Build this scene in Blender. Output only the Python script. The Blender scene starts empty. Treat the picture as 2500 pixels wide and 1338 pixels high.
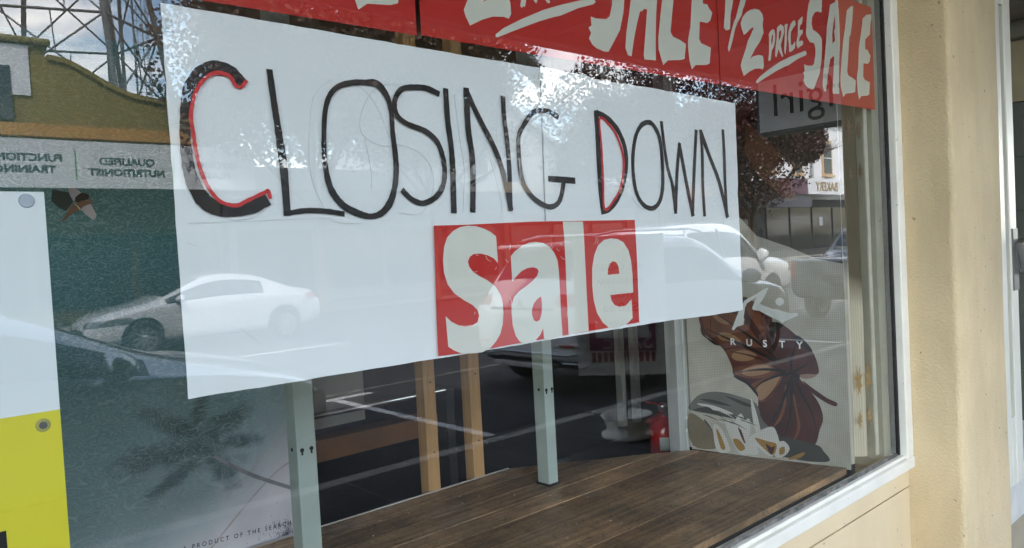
import bpy, bmesh, math, random
from mathutils import Vector, Matrix, noise
from mathutils.geometry import tessellate_polygon
from mathutils.bvhtree import BVHTree
R=math.radians
scn=bpy.context.scene
COL=scn.collection
# ---------------------------------------------------------------- camera
cd=bpy.data.cameras.new('camera'); cam=bpy.data.objects.new('camera',cd); COL.objects.link(cam)
cd.sensor_width=36; cd.lens=36*1850/2500; cd.clip_start=.02; cd.clip_end=3000
yaw,pit,rol=R(41.71),R(-1.872),R(-3.076)
fw=Vector((math.sin(yaw)*math.cos(pit),math.cos(yaw)*math.cos(pit),math.sin(pit)))
rt=Vector((math.cos(yaw),-math.sin(yaw),0)); up=rt.cross(fw)
r2=math.cos(rol)*rt+math.sin(rol)*up; u2=-math.sin(rol)*rt+math.cos(rol)*up
cam.matrix_world=Matrix(((r2.x,u2.x,-fw.x,0),(r2.y,u2.y,-fw.y,-1.05),(r2.z,u2.z,-fw.z,1.6),(0,0,0,1)))
scn.camera=cam
# ---------------------------------------------------------------- sky and sun
SUN_EL,SUN_ROT=R(48),R(322)
w=bpy.data.worlds.new('World'); scn.world=w; w.use_nodes=True
nt=w.node_tree; N=nt.nodes; N.clear(); L=nt.links.new
def nd(t,**k):
    n=N.new(t)
    for a,b in k.items(): setattr(n,a,b)
    return n
out=nd('ShaderNodeOutputWorld'); bg=nd('ShaderNodeBackground'); bg.inputs[1].default_value=.15
sky=nd('ShaderNodeTexSky',sky_type='NISHITA'); sky.sun_disc=False; sky.sun_elevation=SUN_EL; sky.sun_rotation=SUN_ROT
sky.air_density=1.2; sky.dust_density=1.2
tc=nd('ShaderNodeTexCoord'); sep=nd('ShaderNodeSeparateXYZ'); L(tc.outputs['Generated'],sep.inputs[0])
mx=nd('ShaderNodeMath',operation='ADD'); L(sep.outputs[2],mx.inputs[0]); mx.inputs[1].default_value=.18
dvx=nd('ShaderNodeMath',operation='DIVIDE'); dvy=nd('ShaderNodeMath',operation='DIVIDE')
L(sep.outputs[0],dvx.inputs[0]);L(mx.outputs[0],dvx.inputs[1]);L(sep.outputs[1],dvy.inputs[0]);L(mx.outputs[0],dvy.inputs[1])
cb=nd('ShaderNodeCombineXYZ'); L(dvx.outputs[0],cb.inputs[0]);L(dvy.outputs[0],cb.inputs[1])
cn=nd('ShaderNodeTexNoise'); cn.inputs['Scale'].default_value=2.1; cn.inputs['Detail'].default_value=9; cn.inputs['Roughness'].default_value=.58; cn.inputs['Distortion'].default_value=.35
L(cb.outputs[0],cn.inputs['Vector'])
rp=nd('ShaderNodeValToRGB'); rp.color_ramp.elements[0].position=.46; rp.color_ramp.elements[1].position=.66
L(cn.outputs['Fac'],rp.inputs[0])
mixc=nd('ShaderNodeMix',data_type='RGBA'); L(rp.outputs[0],mixc.inputs['Factor'])
L(sky.outputs[0],mixc.inputs['A']); mixc.inputs['B'].default_value=(10.4,10.3,10.1,1)
L(mixc.outputs['Result'],bg.inputs[0]); L(bg.outputs[0],out.inputs[0])
sd=bpy.data.lights.new('sun','SUN'); so=bpy.data.objects.new('sun',sd); COL.objects.link(so)
sd.energy=1.6; sd.angle=R(1.0); sd.color=(1,.95,.88)
sv=Vector((math.sin(SUN_ROT)*math.cos(SUN_EL),math.cos(SUN_ROT)*math.cos(SUN_EL),math.sin(SUN_EL)))
so.rotation_euler=sv.to_track_quat('Z','Y').to_euler(); so.location=sv*60
vs=scn.view_settings; vs.view_transform='Standard'; vs.look='None'; vs.exposure=3.05; vs.gamma=1; vs.use_curve_mapping=False
scn.render.engine='CYCLES'; cy=scn.cycles
cy.max_bounces=10; cy.diffuse_bounces=5; cy.glossy_bounces=4; cy.transparent_max_bounces=16; cy.transmission_bounces=6
cy.caustics_reflective=False; cy.caustics_refractive=False
# ---------------------------------------------------------------- materials
MATS={}
def mat(name,rgb,rough=.6,var=.12,scale=6.,bump=0.,bscale=80.,metal=0.,spec=.5,coat=0.,detail=5,rgb2=None,stretch=None):
    if name in MATS: return MATS[name]
    m=bpy.data.materials.new(name); m.use_nodes=True; t=m.node_tree; n=t.nodes; l=t.links.new
    b=n['Principled BSDF']; b.inputs['Roughness'].default_value=rough; b.inputs['Metallic'].default_value=metal
    b.inputs['Specular IOR Level'].default_value=spec; b.inputs['Coat Weight'].default_value=coat; b.inputs['Coat Roughness'].default_value=.05
    c=n.new('ShaderNodeTexCoord'); src=c.outputs['Object']
    if stretch:
        mp=n.new('ShaderNodeMapping'); mp.inputs['Scale'].default_value=stretch; l(src,mp.inputs[0]); src=mp.outputs[0]
    no=n.new('ShaderNodeTexNoise'); no.inputs['Scale'].default_value=scale; no.inputs['Detail'].default_value=detail; l(src,no.inputs['Vector'])
    r=n.new('ShaderNodeValToRGB'); r.color_ramp.elements[0].position=.3; r.color_ramp.elements[1].position=.7
    a=rgb; d=rgb2 or tuple(min(1,x*(1+var)) for x in rgb); a=rgb if rgb2 else tuple(x*(1-var) for x in rgb)
    r.color_ramp.elements[0].color=(*a,1); r.color_ramp.elements[1].color=(*d,1)
    l(no.outputs['Fac'],r.inputs[0]); l(r.outputs[0],b.inputs['Base Color'])
    if bump:
        n2=n.new('ShaderNodeTexNoise'); n2.inputs['Scale'].default_value=bscale; n2.inputs['Detail'].default_value=4; l(src,n2.inputs['Vector'])
        bp=n.new('ShaderNodeBump'); bp.inputs['Strength'].default_value=bump; bp.inputs['Distance'].default_value=.01
        l(n2.outputs['Fac'],bp.inputs['Height']); l(bp.outputs[0],b.inputs['Normal'])
    MATS[name]=m; m['rampnode']=r.name; return m
def stain(m,amt=.35,scale=1.4,stretch=(1,1,.25),speck=True):
    t=m.node_tree; n=t.nodes; l=t.links.new; b=n['Principled BSDF']; src=b.inputs['Base Color'].links[0].from_socket
    g=n.new('ShaderNodeNewGeometry'); mp=n.new('ShaderNodeMapping'); mp.inputs['Scale'].default_value=stretch; l(g.outputs['Position'],mp.inputs[0])
    a=n.new('ShaderNodeTexNoise'); a.inputs['Scale'].default_value=scale*3; a.inputs['Detail'].default_value=8; a.inputs['Roughness'].default_value=.65; l(mp.outputs[0],a.inputs['Vector'])
    r=n.new('ShaderNodeValToRGB'); r.color_ramp.elements[0].position=.42; r.color_ramp.elements[0].color=(1,1,1,1); r.color_ramp.elements[1].position=.75; r.color_ramp.elements[1].color=(.55,.5,.44,1); l(a.outputs['Fac'],r.inputs[0])
    mu=n.new('ShaderNodeMix'); mu.data_type='RGBA'; mu.blend_type='MULTIPLY'; mu.inputs['Factor'].default_value=amt; l(src,mu.inputs['A']); l(r.outputs[0],mu.inputs['B']); o=mu.outputs['Result']
    if speck:
        v=n.new('ShaderNodeTexNoise'); v.inputs['Scale'].default_value=42; v.inputs['Detail'].default_value=3; l(g.outputs['Position'],v.inputs['Vector'])
        r2=n.new('ShaderNodeValToRGB'); r2.color_ramp.elements[0].position=.70; r2.color_ramp.elements[0].color=(1,1,1,1); r2.color_ramp.elements[1].position=.74; r2.color_ramp.elements[1].color=(.25,.22,.2,1); l(v.outputs['Fac'],r2.inputs[0])
        m2=n.new('ShaderNodeMix'); m2.data_type='RGBA'; m2.blend_type='MULTIPLY'; m2.inputs['Factor'].default_value=.7; l(o,m2.inputs['A']); l(r2.outputs[0],m2.inputs['B']); o=m2.outputs['Result']
    l(o,b.inputs['Base Color']); return m
def tree_of(m): return m.node_tree,m.node_tree.nodes,m.node_tree.links.new
# ---------------------------------------------------------------- object helpers
def wo(o):
    v=Vector((0,0,0))
    while o is not None: v=v+Vector(o.location); o=o.parent
    return v
def tag(o,label=None,cat=None,group=None,kind=None):
    if label: o['label']=label
    if cat: o['category']=cat
    if group: o['group']=group
    if kind: o['kind']=kind
    return o
def thing(name,label,cat,loc=(0,0,0),group=None):
    o=bpy.data.objects.new(name,None); COL.objects.link(o); o.location=loc; o.empty_display_size=.1
    return tag(o,label,cat,group)
def fin(name,bm,m,parent=None,smooth=False,label=None):
    if isinstance(bm,bpy.types.Mesh): me=bm; me.name=name
    else:
        me=bpy.data.meshes.new(name); bm.normal_update(); bm.to_mesh(me); bm.free()
    if parent is not None:
        off=wo(parent)
        if off.length>0: me.transform(Matrix.Translation(-off))
    if smooth is True:
        for p in me.polygons: p.use_smooth=True
    o=bpy.data.objects.new(name,me); COL.objects.link(o)
    if m is not None:
        me.materials.clear(); me.materials.append(m)
    if parent is not None: o.parent=parent
    if label: o['label']=label
    return o
def struct(name,bm,m,parent=None):
    o=fin(name,bm,m,parent)
    if parent is None: o['kind']='structure'
    return o
def B(): return bmesh.new()
def box(bm,x0,x1,y0,y1,z0,z1,bev=0.,M=None):
    vs=[bm.verts.new((x,y,z)) for x in(x0,x1) for y in(y0,y1) for z in(z0,z1)]
    f=[(0,1,3,2),(4,6,7,5),(0,4,5,1),(2,3,7,6),(0,2,6,4),(1,5,7,3)]
    fs=[bm.faces.new([vs[i] for i in q]) for q in f]
    if M: 
        for v in vs: v.co=M@v.co
    if bev>0:
        es=list({e for q in fs for e in q.edges})
        bmesh.ops.bevel(bm,geom=es,offset=bev,segments=2,affect='EDGES',profile=.5)
    return bm
def bx(name,m,parent,x0,x1,y0,y1,z0,z1,bev=0.,M=None,label=None): return fin(name,box(B(),x0,x1,y0,y1,z0,z1,bev,M),m,parent,label=label)
def tube(bm,pts,rad,n=8,cap=True):
    pts=[Vector(p) for p in pts]; rads=rad if isinstance(rad,(list,tuple)) else [rad]*len(pts)
    rings=[]
    for i,p in enumerate(pts):
        d=(pts[min(i+1,len(pts)-1)]-pts[max(i-1,0)]).normalized()
        a=d.cross(Vector((0,0,1)));
        if a.length<1e-3: a=d.cross(Vector((1,0,0)))
        a.normalize(); b=d.cross(a)
        rings.append([bm.verts.new(p+(a*math.cos(2*math.pi*k/n)+b*math.sin(2*math.pi*k/n))*rads[i]) for k in range(n)])
    for q,s in zip(rings,rings[1:]):
        for k in range(n): bm.faces.new((q[k],q[(k+1)%n],s[(k+1)%n],s[k]))
    if cap: bm.faces.new(rings[0]); bm.faces.new(rings[-1][::-1])
    return bm
def lathe(bm,prof,n=24,M=None,closed=False):
    M=M or Matrix(); rings=[]
    for r,z in prof: rings.append([bm.verts.new(M@Vector((r*math.cos(2*math.pi*k/n),r*math.sin(2*math.pi*k/n),z))) for k in range(n)])
    prs=list(zip(rings,rings[1:]))+([(rings[-1],rings[0])] if closed else [])
    for q,s in prs:
        for k in range(n): bm.faces.new((q[k],q[(k+1)%n],s[(k+1)%n],s[k]))
    if not closed:
        if prof[0][0]>1e-5: bm.faces.new(rings[0][::-1])
        if prof[-1][0]>1e-5: bm.faces.new(rings[-1])
    bmesh.ops.remove_doubles(bm,verts=bm.verts,dist=1e-6)
    return bm
def slab(bm,outer,holes,f3,t):
    """flat shape with thickness: f3(u,v,d) -> point, d=0 front, d=t back"""
    loops=[outer]+list(holes); flat=[p for lp in loops for p in lp]
    tris=tessellate_polygon([[Vector((p[0],p[1],0)) for p in lp] for lp in loops])
    fr=[bm.verts.new(f3(p[0],p[1],0)) for p in flat]; bk=[bm.verts.new(f3(p[0],p[1],t)) for p in flat]
    for a,b,c in tris:
        try: bm.faces.new((fr[a],fr[b],fr[c])); bm.faces.new((bk[c],bk[b],bk[a]))
        except ValueError: pass
    i=0
    for lp in loops:
        k=len(lp)
        for j in range(k):
            a,b=i+j,i+(j+1)%k
            try: bm.faces.new((fr[b],fr[a],bk[a],bk[b]))
            except ValueError: pass
        i+=k
    bmesh.ops.recalc_face_normals(bm,faces=bm.faces)
    return bm
def catmull(pts,closed,sub=5):
    n=len(pts); out=[]
    rng=n if closed else n-1
    for i in range(rng):
        P=[Vector(pts[(i+k)%n] if closed else pts[max(0,min(n-1,i+k))]) for k in(-1,0,1,2)]
        for s in range(sub):
            t=s/sub
            out.append(.5*((2*P[1])+(P[2]-P[0])*t+(2*P[0]-5*P[1]+4*P[2]-P[3])*t*t+(3*P[1]-P[0]-3*P[2]+P[3])*t**3))
    if not closed: out.append(Vector(pts[-1]))
    return out
def ribbon(bm,pts,closed,f3,t,jit=.0,seed=0):
    P=catmull(pts,closed); n=len(P); rr=random.Random(seed); rows=[]
    for i,p in enumerate(P):
        a=P[(i-1)%n] if closed else P[max(0,i-1)]; b=P[(i+1)%n] if closed else P[min(n-1,i+1)]
        d=Vector((b.x-a.x,b.y-a.y)); d.normalize(); nn=Vector((-d.y,d.x)); w=p.z*(1+rr.uniform(-jit,jit))
        e=Vector((p.x,p.y)); l,r=e+nn*w,e-nn*w
        if not closed and i in(0,n-1): s=(-1 if i==0 else 1); l=l+d*s*rr.uniform(0,jit*4)*w; r=r+d*s*rr.uniform(0,jit*4)*w
        rows.append([bm.verts.new(f3(l.x,l.y,0)),bm.verts.new(f3(r.x,r.y,0)),bm.verts.new(f3(r.x,r.y,t)),bm.verts.new(f3(l.x,l.y,t))])
    for i in range(n if closed else n-1):
        q,s=rows[i],rows[(i+1)%n]
        for k in range(4): bm.faces.new((q[k],q[(k+1)%4],s[(k+1)%4],s[k]))
    if not closed: bm.faces.new(rows[0]); bm.faces.new(rows[-1][::-1])
    bmesh.ops.recalc_face_normals(bm,faces=bm.faces)
    return bm
def text_mesh(s,size,M,ext=.001,align='LEFT',sx=1.,spacing=1.,bold=0.):
    cu=bpy.data.curves.new('txt','FONT'); cu.body=s; cu.size=size; cu.extrude=ext; cu.align_x=align; cu.space_character=spacing; cu.offset=bold; cu.resolution_u=4
    o=bpy.data.objects.new('txt',cu); COL.objects.link(o)
    dg=bpy.context.evaluated_depsgraph_get(); dg.update()
    me=bpy.data.meshes.new_from_object(o.evaluated_get(dg)); bpy.data.objects.remove(o); bpy.data.curves.remove(cu)
    me.materials.clear(); me.transform(M@Matrix.Diagonal((sx,1,1,1))); return me
def frame(o,x,y):
    x=Vector(x).normalized(); y=Vector(y).normalized(); z=x.cross(y)
    return Matrix(((x.x,y.x,z.x,o[0]),(x.y,y.y,z.y,o[1]),(x.z,y.z,z.z,o[2]),(0,0,0,1)))
def copy_tree(o,parent=None):
    c=o.copy(); COL.objects.link(c); c.parent=parent
    for ch in list(o.children): copy_tree(ch,c)
    return c
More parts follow.
